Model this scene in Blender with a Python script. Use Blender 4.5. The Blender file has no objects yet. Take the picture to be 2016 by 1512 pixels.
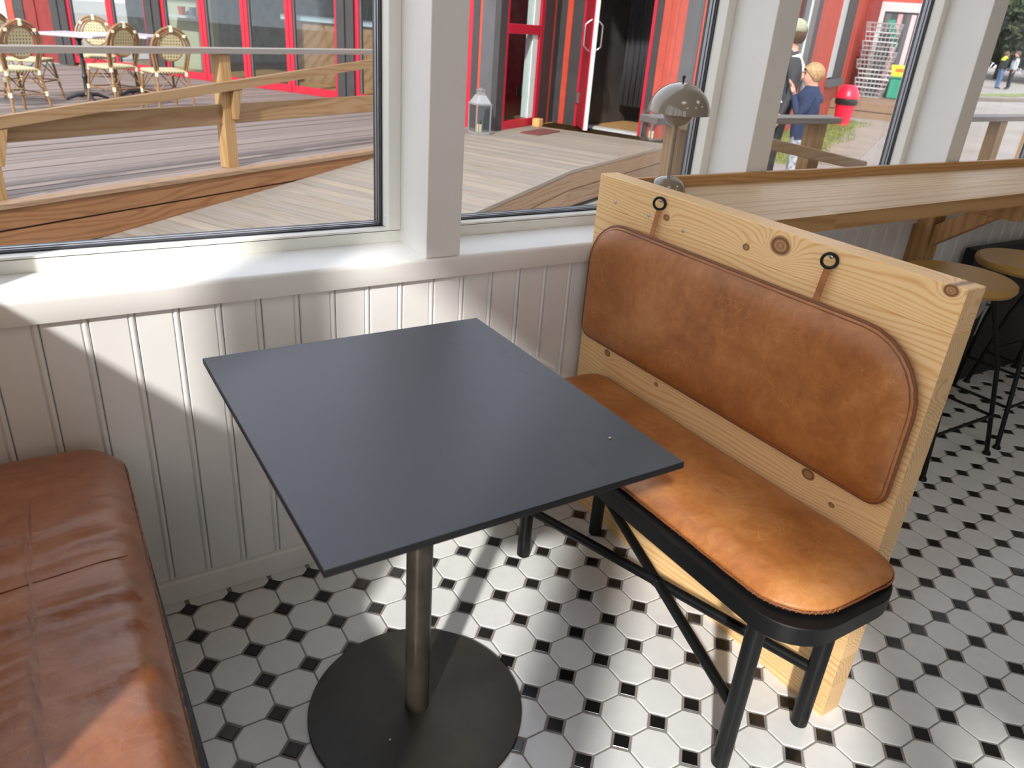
import bpy, bmesh, math, random
from mathutils import Vector, Matrix, noise
R = math.radians
random.seed(7)
sc = bpy.context.scene
COL = sc.collection

# ------------------------------------------------------------------ camera, sky, sun, exposure
CAM = Vector((-0.16009, -1.61082, 1.37154))
CR = ((0.85072, -0.52094, 0.06993), (-0.17263, -0.4026, -0.89895), (0.49645, 0.75269, -0.43243))
FPX = 1498.97
cam_d = bpy.data.cameras.new('camera')
cam = bpy.data.objects.new('camera', cam_d)
COL.objects.link(cam)
m = Matrix((CR[0], CR[1], CR[2])).transposed()
m = Matrix((m.col[0], -m.col[1], -m.col[2])).transposed()
cam.matrix_world = Matrix.Translation(CAM) @ m.to_4x4()
cam_d.sensor_fit = 'HORIZONTAL'
cam_d.sensor_width = 36.0
cam_d.lens = FPX / 2016 * 36
cam_d.clip_start = .02
cam_d.clip_end = 400
cam_d.dof.use_dof = True
cam_d.dof.focus_distance = 1.9
cam_d.dof.aperture_fstop = 6.3
sc.camera = cam

SUN_DIR = Vector((.72, .69, -.70)).normalized()
sd = bpy.data.lights.new('sun', 'SUN')
sd.energy = 4.3
sd.angle = R(2.2)
sd.color = (1, .975, .93)
sun = bpy.data.objects.new('sun', sd)
COL.objects.link(sun)
sun.rotation_euler = SUN_DIR.to_track_quat('-Z', 'Y').to_euler()

w = bpy.data.worlds.new('sky')
sc.world = w
w.use_nodes = True
nt = w.node_tree
nt.nodes.clear()
wo = nt.nodes.new('ShaderNodeOutputWorld')
bg = nt.nodes.new('ShaderNodeBackground')
tc = nt.nodes.new('ShaderNodeTexCoord')
sx = nt.nodes.new('ShaderNodeSeparateXYZ')
rp = nt.nodes.new('ShaderNodeValToRGB')
rp.color_ramp.elements[0].position = 0.0
rp.color_ramp.elements[0].color = (.95, .96, 1.0, 1)
rp.color_ramp.elements[1].position = 1.0
rp.color_ramp.elements[1].color = (.72, .82, 1.0, 1)
bg.inputs['Strength'].default_value = 1.65
nt.links.new(tc.outputs['Generated'], sx.inputs[0])
nt.links.new(sx.outputs['Z'], rp.inputs['Fac'])
nt.links.new(rp.outputs[0], bg.inputs['Color'])
nt.links.new(bg.outputs[0], wo.inputs[0])

sc.view_settings.view_transform = 'Standard'
sc.view_settings.look = 'None'
sc.view_settings.exposure = 0.28
sc.view_settings.gamma = 1.0
sc.view_settings.use_curve_mapping = False
try:
    sc.cycles.max_bounces = 10
    sc.cycles.diffuse_bounces = 5
    sc.cycles.transparent_max_bounces = 24
    sc.cycles.caustics_reflective = False
    sc.cycles.caustics_refractive = False
    sc.cycles.use_denoising = True
except Exception:
    pass
CEIL_Z = 2.95
FILL_W = 1.5  # power of each added fill light

# ------------------------------------------------------------------ materials
class NT:
    def __init__(s, name):
        s.m = bpy.data.materials.new(name)
        s.m.use_nodes = True
        s.t = s.m.node_tree
        s.p = s.t.nodes['Principled BSDF']
        s.out = s.t.nodes['Material Output']
    def n(s, typ, ins=None, **pr):
        d = s.t.nodes.new('ShaderNode' + typ)
        for k, v in pr.items():
            setattr(d, k, v)
        for k, v in (ins or {}).items():
            s.set(d.inputs[k], v)
        return d
    def set(s, sock, v):
        if isinstance(v, bpy.types.NodeSocket):
            s.t.links.new(v, sock)
        elif isinstance(v, bpy.types.Node):
            s.t.links.new(v.outputs[0], sock)
        else:
            if isinstance(v, (tuple, list)) and len(v) == 3 and sock.type == 'RGBA':
                v = (*v, 1)
            sock.default_value = v
    def math(s, op, a, b=0.0, c=0.0):
        return s.n('Math', {0: a, 1: b, 2: c}, operation=op).outputs[0]
    def mix(s, f, a, b, blend='MIX'):
        d = s.n('Mix', data_type='RGBA', blend_type=blend)
        s.set(d.inputs[0], f); s.set(d.inputs[6], a); s.set(d.inputs[7], b)
        return d.outputs[2]
    def ramp(s, f, stops):
        d = s.n('ValToRGB', {0: f})
        e = d.color_ramp.elements
        while len(e) < len(stops):
            e.new(.5)
        for x, (pos, c) in zip(e, stops):
            x.position = pos
            x.color = (*c, 1) if len(c) == 3 else c
        return d.outputs[0]
    def bump(s, h, strength=.3, dist=.002):
        b = s.n('Bump', {'Strength': strength, 'Distance': dist, 'Height': h})
        s.set(s.p.inputs['Normal'], b)
    def coords(s, rnd=True, scale=(1, 1, 1)):
        t = s.n('TexCoord').outputs['Object']
        if rnd:
            oi = s.n('ObjectInfo').outputs['Random']
            off = s.n('CombineXYZ', {0: s.math('MULTIPLY', oi, 7.3), 1: s.math('MULTIPLY', oi, 13.1), 2: s.math('MULTIPLY', oi, 3.7)})
            t = s.n('VectorMath', {0: t, 1: off}, operation='ADD').outputs[0]
        return s.n('VectorMath', {0: t, 1: scale}, operation='MULTIPLY').outputs[0]
    def noise(s, vec, scale, detail=3, rough=.55, dist=0.0):
        return s.n('TexNoise', {'Vector': vec, 'Scale': scale, 'Detail': detail, 'Roughness': rough, 'Distortion': dist}).outputs[0]

def plain(name, col, rough=.5, metal=0.0, var=.06, nscale=18, bump=0.0, coat=0.0, spec=.5):
    k = NT(name)
    c = k.coords()
    f = k.noise(c, nscale)
    lo = tuple(max(0, x * (1 - var)) for x in col)
    hi = tuple(min(1, x * (1 + var)) for x in col)
    k.set(k.p.inputs['Base Color'], k.ramp(f, [(.3, lo), (.7, hi)]))
    k.set(k.p.inputs['Roughness'], k.math('MULTIPLY_ADD', f, .12 if rough > .12 else .02, rough - (.06 if rough > .12 else .01)))
    k.p.inputs['Metallic'].default_value = metal
    k.p.inputs['Coat Weight'].default_value = coat
    k.p.inputs['Specular IOR Level'].default_value = spec
    if bump:
        k.bump(k.noise(c, nscale * 6, 2), bump, .001)
    return k.m

def wood(name, light, mid, dark, axis=0, freq=55.0, rough=.5, var=.12, knots=(), knot_axes=(1, 2), wob=.05, spec=.4, streak=.5, coat=0.0, grey=None):
    """grain runs along axis; the growth lines are noise-bent bands across it"""
    k = NT(name)
    sc_ = [1, 1, 1]
    sc_[axis] = .12
    obj = k.n('TexCoord').outputs['Object']
    oi = k.n('ObjectInfo').outputs['Random']
    off = k.n('CombineXYZ', {0: k.math('MULTIPLY', oi, 17.3), 1: k.math('MULTIPLY', oi, 23.1), 2: k.math('MULTIPLY', oi, 31.7)})
    base = k.n('VectorMath', {0: obj, 1: off}, operation='ADD').outputs[0]
    c = k.n('VectorMath', {0: base, 1: tuple(sc_)}, operation='MULTIPLY').outputs[0]
    bend = k.noise(c, 5.0, 2, .5)
    bend2 = k.noise(c, 22.0, 2, .5)
    seps = k.n('SeparateXYZ', {0: c}).outputs
    others = [i for i in range(3) if i != axis]
    acc = k.math('ADD', seps[others[0]], k.math('MULTIPLY', seps[others[1]], .9))
    acc = k.math('ADD', acc, k.math('MULTIPLY', bend, wob * 4))
    acc = k.math('ADD', acc, k.math('MULTIPLY', bend2, wob * .25))
    kmask = kcore = None
    if knots:
        sp = k.n('SeparateXYZ', {0: obj}).outputs
        a, b = knot_axes
        for (ka, kb, kr) in knots:
            da = k.math('MULTIPLY', k.math('SUBTRACT', sp[a], ka), .75)
            db = k.math('SUBTRACT', sp[b], kb)
            d2 = k.math('ADD', k.math('MULTIPLY', da, da), k.math('MULTIPLY', db, db))
            d = k.math('SQRT', d2)
            # bend the growth lines around the knot
            g = k.math('DIVIDE', kr * kr * 1.2, k.math('ADD', d2, kr * kr))
            acc = k.math('ADD', acc, k.math('MULTIPLY', g, kr * 3.0))
            mk = k.n('MapRange', {0: k.math('ADD', d, k.math('MULTIPLY', bend2, kr * .35)), 1: kr * 1.25, 2: kr * .95, 3: 0.0, 4: 1.0}).outputs[0]
            kmask = mk if kmask is None else k.math('MAXIMUM', kmask, mk)
            ck_ = k.n('MapRange', {0: k.math('ADD', d, k.math('MULTIPLY', bend2, kr * .3)), 1: kr * .95, 2: kr * .6, 3: 0.0, 4: 1.0}).outputs[0]
            ck_ = k.math('MULTIPLY', ck_, k.math('MULTIPLY_ADD', k.math('SINE', k.math('MULTIPLY', d, 5.5 / kr * 3)), .3, .7))
            kcore = ck_ if kcore is None else k.math('MAXIMUM', kcore, ck_)
    s = k.math('SINE', k.math('MULTIPLY', acc, k.math('MULTIPLY', freq * 6.283, k.math('MULTIPLY_ADD', oi, 1.1, .5))))
    s = k.math('MULTIPLY_ADD', s, .5, .5)
    s = k.math('POWER', s, 2.2)
    strk = k.noise(k.n('VectorMath', {0: c, 1: (1, 1, 1)}, operation='MULTIPLY').outputs[0], 160.0, 2, .6)
    f = k.math('ADD', k.math('MULTIPLY', s, .62), k.math('MULTIPLY', k.math('SUBTRACT', strk, .5), streak))
    colr = k.ramp(f, [(0.0, light), (.45, mid), (1.0, dark)])
    tone = k.math('MULTIPLY_ADD', oi, 2 * var, 1 - var)
    colr = k.mix(1.0, colr, k.n('CombineXYZ', {0: tone, 1: tone, 2: tone}).outputs[0], 'MULTIPLY')
    if grey is not None:
        gm = k.n('MapRange', {0: k.noise(c, 9.0, 4, .6), 1: .35, 2: .7}).outputs[0]
        colr = k.mix(gm, colr, grey)
    if kmask is not None:
        colr = k.mix(kmask, colr, k.mix(kcore, (.17, .06, .022), (.50, .28, .115)))
    k.set(k.p.inputs['Base Color'], colr)
    k.set(k.p.inputs['Roughness'], k.math('MULTIPLY_ADD', f, .15, rough))
    k.p.inputs['Specular IOR Level'].default_value = spec
    k.p.inputs['Coat Weight'].default_value = coat
    k.bump(f, .12, .0006)
    return k.m

def leather(name, lo, mid, hi, rough=.42, wr=.35):
    k = NT(name)
    c = k.coords()
    big = k.noise(c, 6, 4, .65, .6)
    veins = k.n('TexNoise', {'Vector': c, 'Scale': 24, 'Detail': 5, 'Roughness': .7, 'Distortion': 1.5}).outputs[0]
    f = k.math('ADD', k.math('MULTIPLY', big, .6), k.math('MULTIPLY', veins, .4))
    colr = k.ramp(f, [(.32, lo), (.5, mid), (.68, hi)])
    # pale fine creases where the dye is worn
    v = k.n('TexVoronoi', {'Vector': k.n('VectorMath', {0: c, 1: k.n('VectorMath', {0: k.n('TexNoise', {'Vector': c, 'Scale': 9, 'Detail': 3}).outputs[1], 1: (.12, .12, .12)}, operation='MULTIPLY').outputs[0]}, operation='ADD').outputs[0], 'Scale': 34}, feature='DISTANCE_TO_EDGE').outputs[0]
    ck = k.n('MapRange', {0: v, 1: .035, 2: 0.0, 3: 0.0, 4: 1.0}).outputs[0]
    wear = k.n('MapRange', {0: k.noise(c, 11, 3, .6), 1: .52, 2: .68}).outputs[0]
    colr = k.mix(k.math('MULTIPLY', k.math('MULTIPLY', ck, wear), .42), colr, tuple(min(1, x * 1.5) for x in hi))
    k.set(k.p.inputs['Base Color'], colr)
    k.set(k.p.inputs['Roughness'], k.math('MULTIPLY_ADD', veins, .22, rough - .11))
    grain = k.noise(c, 420, 2, .5)
    wrk = k.n('TexNoise', {'Vector': k.n('VectorMath', {0: c, 1: (5, 16, 8)}, operation='MULTIPLY').outputs[0], 'Scale': 1.1, 'Detail': 3, 'Distortion': .8}).outputs[0]
    k.p.inputs['Specular IOR Level'].default_value = .6
    h = k.math('ADD', k.math('ADD', k.math('MULTIPLY', grain, .12), k.math('MULTIPLY', wrk, wr * 3)), k.math('MULTIPLY', ck, -.06))
    k.bump(h, .5, .003)
    return k.m

def glass_mat(name, tint=(1, 1, 1), refl=.07):
    k = NT(name)
    k.t.nodes.remove(k.p)
    tr = k.n('BsdfTransparent', {0: tint})
    gl = k.n('BsdfGlossy', {0: (.8, .85, .9), 'Roughness': 0.01})
    fr = k.n('LayerWeight', {'Blend': .35}).outputs['Fresnel']
    fac = k.math('MULTIPLY', fr, refl)
    mx = k.n('MixShader', {0: fac, 1: tr, 2: gl})
    k.t.links.new(mx.outputs[0], k.out.inputs[0])
    return k.m

M = {}
M['white'] = plain('white_paint', (.80, .785, .75), .36, var=.02, nscale=7, bump=.05)
M['frame'] = plain('cream_white_lacquer', (.80, .785, .715), .3, var=.015, nscale=5)
M['panelling'] = plain('panelling_paint', (.76, .75, .73), .38, var=.03, nscale=6, bump=.06)
M['ceiling'] = plain('ceiling_paint', (.55, .53, .50), .7, var=.02)
M['innerwall'] = plain('muted_wall_paint', (.34, .31, .28), .6, var=.05, nscale=3)
M['fill_glow'] = None
M['tile_white'] = plain('white_glazed_tile', (.70, .70, .69), .2, var=.03, nscale=30)
M['tile_black'] = plain('black_glazed_tile', (.012, .011, .011), .2, var=.3, nscale=14)
M['grout'] = plain('grey_grout', (.25, .225, .21), .9, var=.15, nscale=40, bump=.2)
M['black'] = plain('black_powder_coat', (.0055, .006, .0065), .42, var=.15, spec=.28)
M['seal'] = plain('black_rubber_seal', (.02, .022, .03), .5)
M['alu'] = plain('spacer_aluminium', (.27, .28, .30), .35, metal=.6)
M['steel'] = plain('steel', (.55, .54, .52), .3, metal=1.0)
M['bronze'] = plain('dark_bronze_steel', (.021, .0185, .013), .42, var=.45, nscale=7, bump=.04)
M['bronze2'] = plain('dark_brushed_steel', (.055, .046, .036), .36, metal=.5, var=.35, nscale=11)
M['plastic'] = plain('white_plastic', (.8, .8, .78), .35)
M['lamp'] = plain('taupe_gloss_lacquer', (.27, .225, .17), .12, var=.02, coat=.6)
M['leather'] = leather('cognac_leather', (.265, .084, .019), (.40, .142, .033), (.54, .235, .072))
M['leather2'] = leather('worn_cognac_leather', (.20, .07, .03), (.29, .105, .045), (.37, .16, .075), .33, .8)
M['leather_edge'] = plain('leather_piping', (.19, .062, .02), .5, var=.2, nscale=60)
M['thread'] = plain('tan_thread', (.42, .2, .1), .7)
M['pine'] = wood('glulam_pine', (.92, .63, .31), (.87, .53, .225), (.60, .235, .065), axis=1, freq=105, rough=.42, var=.05,
                 knots=((-.588, .982, .021), (-.955, 1.003, .011), (-.24, .958, .009), (-.79, .535, .013), (-.09, .535, .010), (-.86, .50, .006), (-.50, .955, .008), (-.9, .33, .009), (-.3, .53, .006)), streak=.35, wob=.055)
M['pine_end'] = wood('pine_endgrain', (.70, .47, .25), (.62, .385, .18), (.46, .25, .10), axis=1, freq=95, rough=.55, var=.12, wob=.10, streak=.2)
M['counter'] = wood('counter_pine', (.68, .49, .30), (.63, .435, .255), (.50, .32, .17), axis=0, freq=30, rough=.5, var=.09, streak=.35, spec=.25)
M['counter_edge'] = wood('counter_edge_pine', (.52, .30, .125), (.46, .25, .095), (.30, .14, .045), axis=0, freq=38, rough=.5, var=.06)
M['bracket'] = wood('bracket_pine', (.50, .29, .12), (.44, .24, .09), (.3, .14, .05), axis=2, freq=40, rough=.55)
M['deck_ramp'] = wood('ramp_plank', (.284, .232, .176), (.241, .189, .138), (.129, .095, .069), axis=0, freq=26, rough=.75, var=.20, grey=(0.224, 0.198, 0.172), wob=.08)
M['deck'] = wood('weathered_plank', (.249, .189, .159), (.202, .150, .125), (.095, .069, .056), axis=0, freq=26, rough=.75, var=.22, grey=(0.194, 0.159, 0.142), wob=.08)
M['fascia'] = wood('brown_fascia', (.267, .125, .052), (.224, .095, .036), (.129, .052, .019), axis=0, freq=22, rough=.6, var=.1, wob=.1)
M['fascia_pale'] = wood('pale_fascia', (.267, .172, .103), (.228, .138, .077), (.146, .077, .039), axis=0, freq=22, rough=.65, var=.1, wob=.1)
M['rail'] = wood('railing_pine', (.318, .198, .099), (.284, .163, .073), (.198, .099, .039), axis=0, freq=26, rough=.6, var=.1, wob=.08)
M['rail_v'] = wood('railing_post_pine', (.370, .224, .095), (.318, .181, .069), (.224, .112, .039), axis=2, freq=26, rough=.6, var=.08)
M['rail_grey'] = wood('greyed_railing', (.258, .206, .163), (.215, .172, .133), (.146, .107, .077), axis=0, freq=26, rough=.7, grey=(0.224, 0.202, 0.185))
M['red'] = plain('signal_red_frame', (0.440, 0.011, 0.031), .4, var=.05)
M['redclad'] = plain('orange_red_cladding', (0.440, 0.055, 0.028), .6, var=.12, nscale=8)
M['redclad_dark'] = plain('dark_red_cladding', (.22, .022, .018), .6, var=.2, nscale=8)
M['greyclad'] = plain('dark_grey_board', (.042, .038, .038), .6, var=.12, nscale=6)
M['greyclad2'] = plain('mid_grey_board', (.085, .082, .085), .6, var=.1, nscale=6)
M['whitewood'] = plain('white_wood', (0.510, 0.510, 0.502), .5)
M['mintwhite'] = plain('pale_mint_jamb', (.66, .74, .70), .5)
M['roofing'] = plain('dark_roofing', (.05, .05, .05), .8)
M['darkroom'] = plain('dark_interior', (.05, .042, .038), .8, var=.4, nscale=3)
M['stone'] = plain('rough_stone', (.13, .115, .10), .85, var=.5, nscale=5, bump=.4)
M['intfloor'] = wood('indoor_plank', (.50, .30, .12), (.44, .25, .09), (.3, .15, .05), axis=0, freq=14, rough=.35)
M['bartop'] = plain('pale_blue_bar_top', (.45, .56, .62), .3)
M['barwood'] = wood('bar_front_wood', (.36, .2, .1), (.3, .16, .075), (.18, .09, .04), axis=0, freq=10, rough=.6)
M['rattan'] = plain('brown_bamboo', (.25, .135, .055), .4, var=.3, nscale=25)
M['weave'] = None
M['cream'] = plain('cream_resin_wrap', (.80, .72, .48), .5, var=.08, nscale=60)
M['tabletop_white'] = plain('pale_marble_top', (.52, .49, .51), .3, var=.06)
M['iron'] = plain('black_cast_iron', (.018, .018, .02), .45, var=.2)
M['mat'] = plain('dark_red_mat', (.14, .035, .03), .95, var=.3, nscale=60)
M['woodblock'] = plain('wood_block', (.62, .36, .12), .6, var=.15)
M['zinc'] = plain('zinc_metal', (.42, .41, .40), .4, metal=.7)
M['wax'] = plain('candle_wax', (.75, .6, .4), .5)
M['mustard'] = plain('tan_seat_shell', (.44, .255, .07), .5, var=.06)
M['blackbox'] = plain('black_painted_crate', (.008, .008, .008), .5, var=.2)
M['lettering'] = plain('white_lettering', (.42, .42, .41), .6)
M['skin'] = plain('skin', (.62, .33, .24), .55, var=.06)
M['navy'] = plain('navy_cloth', (.018, .03, .075), .8, var=.2)
M['charcoal'] = plain('charcoal_cloth', (.045, .045, .05), .8, var=.2)
M['denim'] = plain('blue_denim', (.08, .14, .26), .85, var=.2)
M['camo'] = plain('grey_patterned_cloth', (.34, .35, .38), .85, var=.7, nscale=26)
M['darkcloth'] = plain('near_black_cloth', (.018, .018, .02), .85, var=.2)
M['olive'] = plain('olive_cap_cloth', (.36, .36, .25), .85, var=.1)
M['whitecloth'] = plain('white_cloth', (.78, .78, .76), .8, var=.06)
M['neon'] = plain('neon_yellow_cloth', (.55, .85, .03), .7, var=.05)
M['greycloth'] = plain('light_grey_cloth', (.42, .46, .5), .8)
M['hair'] = plain('light_brown_hair', (.42, .25, .11), .55, var=.4, nscale=60)
M['hair2'] = plain('brown_hair', (.10, .055, .03), .55, var=.3, nscale=60)
M['eye'] = plain('eye_dark', (.03, .02, .015), .25)
M['shoe'] = plain('dark_shoe', (.03, .03, .03), .6)
M['redplastic'] = plain('red_plastic', (.80, .015, .05), .35, var=.04)
M['binbag'] = plain('black_bin_bag', (.012, .012, .014), .3, var=.2, bump=.4)
M['green'] = plain('green_plastic', (.02, .26, .16), .45)
M['yellow'] = plain('yellow_sign', (.85, .55, .02), .5)
M['orange_text'] = plain('orange_red_print', (.75, .16, .02), .5)
M['wire'] = plain('galvanised_wire', (.40, .40, .39), .35, metal=.3)
M['bark'] = plain('bark', (.10, .075, .05), .9, var=.3, bump=.3)
M['leaf'] = plain('tree_leaf', (.04, .055, .022), .7, var=.5, nscale=1.2)
M['grassblade'] = plain('grass_blade', (.17, .20, .045), .7, var=.4, nscale=2)
M['path'] = plain('worn_path_ground', (.27, .22, .17), .95, var=.16, nscale=2.2, bump=.3)
M['windowdark'] = plain('dark_window_recess', (.05, .055, .06), .3)
M['crumb'] = plain('crumb', (.75, .66, .5), .8)
M['glass'] = glass_mat('window_glass')
M['glass_far'] = glass_mat('shop_glass', (.90, .93, .93), .16)

# dark laminate with faint smears
k = NT('anthracite_laminate')
c = k.coords(False)
sm = k.n('MapRange', {0: k.noise(c, 9, 5, .7, 1.0), 1: .60, 2: .75}).outputs[0]
sm2 = k.n('MapRange', {0: k.n('TexNoise', {'Vector': k.n('VectorMath', {0: c, 1: (3.2, 1.1, 1)}, operation='MULTIPLY').outputs[0], 'Scale': 7, 'Detail': 4, 'Distortion': 2.5}).outputs[0], 1: .68, 2: .74}).outputs[0]
sm = k.math('MAXIMUM', sm, sm2)
spk = k.n('MapRange', {0: k.noise(c, 220, 2, .5), 1: .74, 2: .8}).outputs[0]
k.set(k.p.inputs['Base Color'], k.mix(k.math('MULTIPLY', sm, .18), k.mix(k.math('MULTIPLY', spk, .25), (.034, .0365, .047), (.15, .15, .15)), (.075, .075, .085)))
k.set(k.p.inputs['Roughness'], k.math('MULTIPLY_ADD', sm, .1, .42))
k.p.inputs['Specular IOR Level'].default_value = .42
M['laminate'] = k.m
M['laminate_edge'] = plain('black_laminate_edge', (.007, .007, .008), .5, spec=.3)

# two-tone rattan weave
k = NT('cream_rattan_weave')
c = k.n('VectorMath', {0: k.n('TexCoord').outputs['Object'], 1: (1, .15, 1)}, operation='MULTIPLY').outputs[0]
ck = k.n('TexVoronoi', {'Vector': c, 'Scale': 30.0, 'Randomness': .0}).outputs[0]
k.set(k.p.inputs['Base Color'], k.mix(k.n('MapRange', {0: ck, 1: .20, 2: .31}).outputs[0], (.10, .06, .03), (.52, .45, .26)))
k.p.inputs['Roughness'].default_value = .55
k.bump(ck, .4, .003)
M['weave'] = k.m

# ground: pale gravel and paving
k = NT('street_ground')
c = k.coords(False)
f = k.noise(c, .5, 5, .6)
g = k.noise(c, 30, 3, .6)
k.set(k.p.inputs['Base Color'], k.mix(k.math('MULTIPLY', g, .5), k.ramp(f, [(.35, (.26, .225, .19)), (.65, (.33, .295, .255))]), (.23, .205, .185)))
k.p.inputs['Roughness'].default_value = .92
k.bump(g, .4, .01)
M['ground'] = k.m

# glowing face of the added ceiling fill lights
k = NT('fill_panel_glow')
k.p.inputs['Emission Color'].default_value = (1, .95, .88, 1)
k.p.inputs['Emission Strength'].default_value = 2.0
M['fill_glow'] = k.m

# ------------------------------------------------------------------ mesh builder
class MB:
    def __init__(s):
        s.v = []; s.f = []; s.mi = []; s.cur = 0
    def add(s, vs, fs, mi=None):
        b = len(s.v)
        s.v += [Vector(p) for p in vs]
        for q in fs:
            s.f.append([b + i for i in q]); s.mi.append(s.cur if mi is None else mi)
        return s
    def box(s, x0, y0, z0, x1, y1, z1):
        vs = [(x0, y0, z0), (x1, y0, z0), (x1, y1, z0), (x0, y1, z0), (x0, y0, z1), (x1, y0, z1), (x1, y1, z1), (x0, y1, z1)]
        return s.add(vs, [(0, 3, 2, 1), (4, 5, 6, 7), (0, 1, 5, 4), (1, 2, 6, 5), (2, 3, 7, 6), (3, 0, 4, 7)])
    def hexa(s, p):
        return s.add(p, [(0, 3, 2, 1), (4, 5, 6, 7), (0, 1, 5, 4), (1, 2, 6, 5), (2, 3, 7, 6), (3, 0, 4, 7)])
    def fbox(s, F, t0, t1, n0, n1, z0, z1):
        """box in a frame F = (origin, along, out)"""
        O, a, b = F
        P = lambda t, n, z: O + a * t + b * n + Vector((0, 0, z))
        return s.hexa([P(t0, n0, z0), P(t1, n0, z0), P(t1, n1, z0), P(t0, n1, z0), P(t0, n0, z1), P(t1, n0, z1), P(t1, n1, z1), P(t0, n1, z1)])
    def tube(s, pts, r, n=10, closed=False, caps=True):
        pts = [Vector(p) for p in pts]
        N = len(pts)
        rs = r if isinstance(r, (list, tuple)) else [r] * N
        up = None
        base = len(s.v)
        for i, p in enumerate(pts):
            a = pts[(i - 1) % N] if (closed or i > 0) else p
            b = pts[(i + 1) % N] if (closed or i < N - 1) else p
            t = (b - a)
            t = t.normalized() if t.length > 1e-9 else Vector((0, 0, 1))
            if up is None:
                up = Vector((0, 0, 1)) if abs(t.z) < .9 else Vector((1, 0, 0))
            u = t.cross(up)
            u = u.normalized() if u.length > 1e-6 else t.orthogonal().normalized()
            v = u.cross(t).normalized()
            up = v
            for q in range(n):
                th = 2 * math.pi * q / n
                s.v.append(p + (u * math.cos(th) + v * math.sin(th)) * rs[i])
        seg = N if closed else N - 1
        for i in range(seg):
            for q in range(n):
                a0 = base + i * n + q; a1 = base + i * n + (q + 1) % n
                j = (i + 1) % N
                b0 = base + j * n + q; b1 = base + j * n + (q + 1) % n
                s.f.append([a0, a1, b1, b0]); s.mi.append(s.cur)
        if caps and not closed:
            s.f.append([base + q for q in range(n)]); s.mi.append(s.cur)
            s.f.append([base + (N - 1) * n + q for q in reversed(range(n))]); s.mi.append(s.cur)
        return s
    def lathe(s, prof, cx=0, cy=0, z0=0, n=32):
        base = len(s.v)
        for (r, z) in prof:
            for q in range(n):
                th = 2 * math.pi * q / n
                s.v.append(Vector((cx + max(r, 1e-4) * math.cos(th), cy + max(r, 1e-4) * math.sin(th), z0 + z)))
        for i in range(len(prof) - 1):
            for q in range(n):
                s.f.append([base + i * n + q, base + i * n + (q + 1) % n, base + (i + 1) * n + (q + 1) % n, base + (i + 1) * n + q]); s.mi.append(s.cur)
        return s
    def prism(s, poly, a, b):
        """poly: list of 3-D points, extruded from offset a to offset b"""
        a = Vector(a); b = Vector(b)
        n = len(poly)
        vs = [Vector(p) + a for p in poly] + [Vector(p) + b for p in poly]
        fs = [list(range(n))[::-1], [n + i for i in range(n)]] + [(i, (i + 1) % n, n + (i + 1) % n, n + i) for i in range(n)]
        return s.add(vs, fs)
    def ball(s, c, rx, ry=None, rz=None, n=10, mm=6):
        ry = ry or rx; rz = rz or rx
        c = Vector(c)
        base = len(s.v)
        for i in range(mm + 1):
            ph = math.pi * i / mm
            for q in range(n):
                th = 2 * math.pi * q / n
                rr = max(math.sin(ph), 1e-3)
                s.v.append(c + Vector((rx * rr * math.cos(th), ry * rr * math.sin(th), rz * math.cos(ph))))
        for i in range(mm):
            for q in range(n):
                s.f.append([base + i * n + q, base + (i + 1) * n + q, base + (i + 1) * n + (q + 1) % n, base + i * n + (q + 1) % n]); s.mi.append(s.cur)
        return s

def wloc(o):
    v = Vector((0, 0, 0))
    while o is not None:
        v += o.location
        o = o.parent
    return v

def obj(name, mb, mat, parent=None, smooth=False, bev=0.0, seg=1, at=None):
    """link mb as ONE object; coordinates in mb are world ones and become local to the parent, or to at"""
    off = wloc(parent) if parent is not None else Vector((0, 0, 0))
    base = Vector(at) if (at is not None) else off
    me = bpy.data.meshes.new(name)
    me.from_pydata([tuple(p - base) for p in mb.v], [], mb.f)
    mats = mat if isinstance(mat, (list, tuple)) else [mat]
    for x in mats:
        me.materials.append(x)
    me.polygons.foreach_set('material_index', mb.mi)
    bm = bmesh.new()
    bm.from_mesh(me)
    bmesh.ops.recalc_face_normals(bm, faces=bm.faces)
    if bev:
        es = [e for e in bm.edges if len(e.link_faces) == 2 and e.calc_face_angle(0) > R(32)]
        bmesh.ops.bevel(bm, geom=es, offset=bev, segments=seg, affect='EDGES', profile=.5, clamp_overlap=True)
    bm.to_mesh(me)
    bm.free()
    if smooth:
        me.polygons.foreach_set('use_smooth', [True] * len(me.polygons))
        if smooth == 'auto':
            try:
                me.set_sharp_from_angle(angle=R(38))
            except Exception:
                pass
    me.update()
    o = bpy.data.objects.new(name, me)
    COL.objects.link(o)
    if parent is not None:
        o.parent = parent
    o.location = base - off
    return o

def tag(o, label=None, cat=None, group=None, kind=None):
    if label: o['label'] = label
    if cat: o['category'] = cat
    if group: o['group'] = group
    if kind: o['kind'] = kind
    return o

def thing(name, loc, label, cat, group=None):
    o = bpy.data.objects.new(name, None)
    o.empty_display_size = .1
    COL.objects.link(o)
    o.location = loc
    return tag(o, label, cat, group)

def structure(o):
    o['kind'] = 'structure'
    return o

def sroot(name, loc=(0, 0, 0)):
    o = bpy.data.objects.new(name, None)
    o.empty_display_size = .1
    COL.objects.link(o)
    o.location = loc
    o['kind'] = 'structure'
    return o

def copy_tree(o, parent=None):
    c = o.copy()
    COL.objects.link(c)
    c.parent = parent
    for ch in list(o.children):
        copy_tree(ch, c)
    return c

def like(name, src, loc, parent):
    c = bpy.data.objects.new(name, src.data)
    COL.objects.link(c)
    c.parent = parent
    c.location = loc
    return c

# ------------------------------------------------------------------ THE ROOM
X0, X1, Y0, Y1 = -1.15, 6.4, -4.6, .05      # inner faces
SILL = .824
FACE = .036                                   # face of skirting, apron and posts
P = .102                                      # tile pitch

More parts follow.
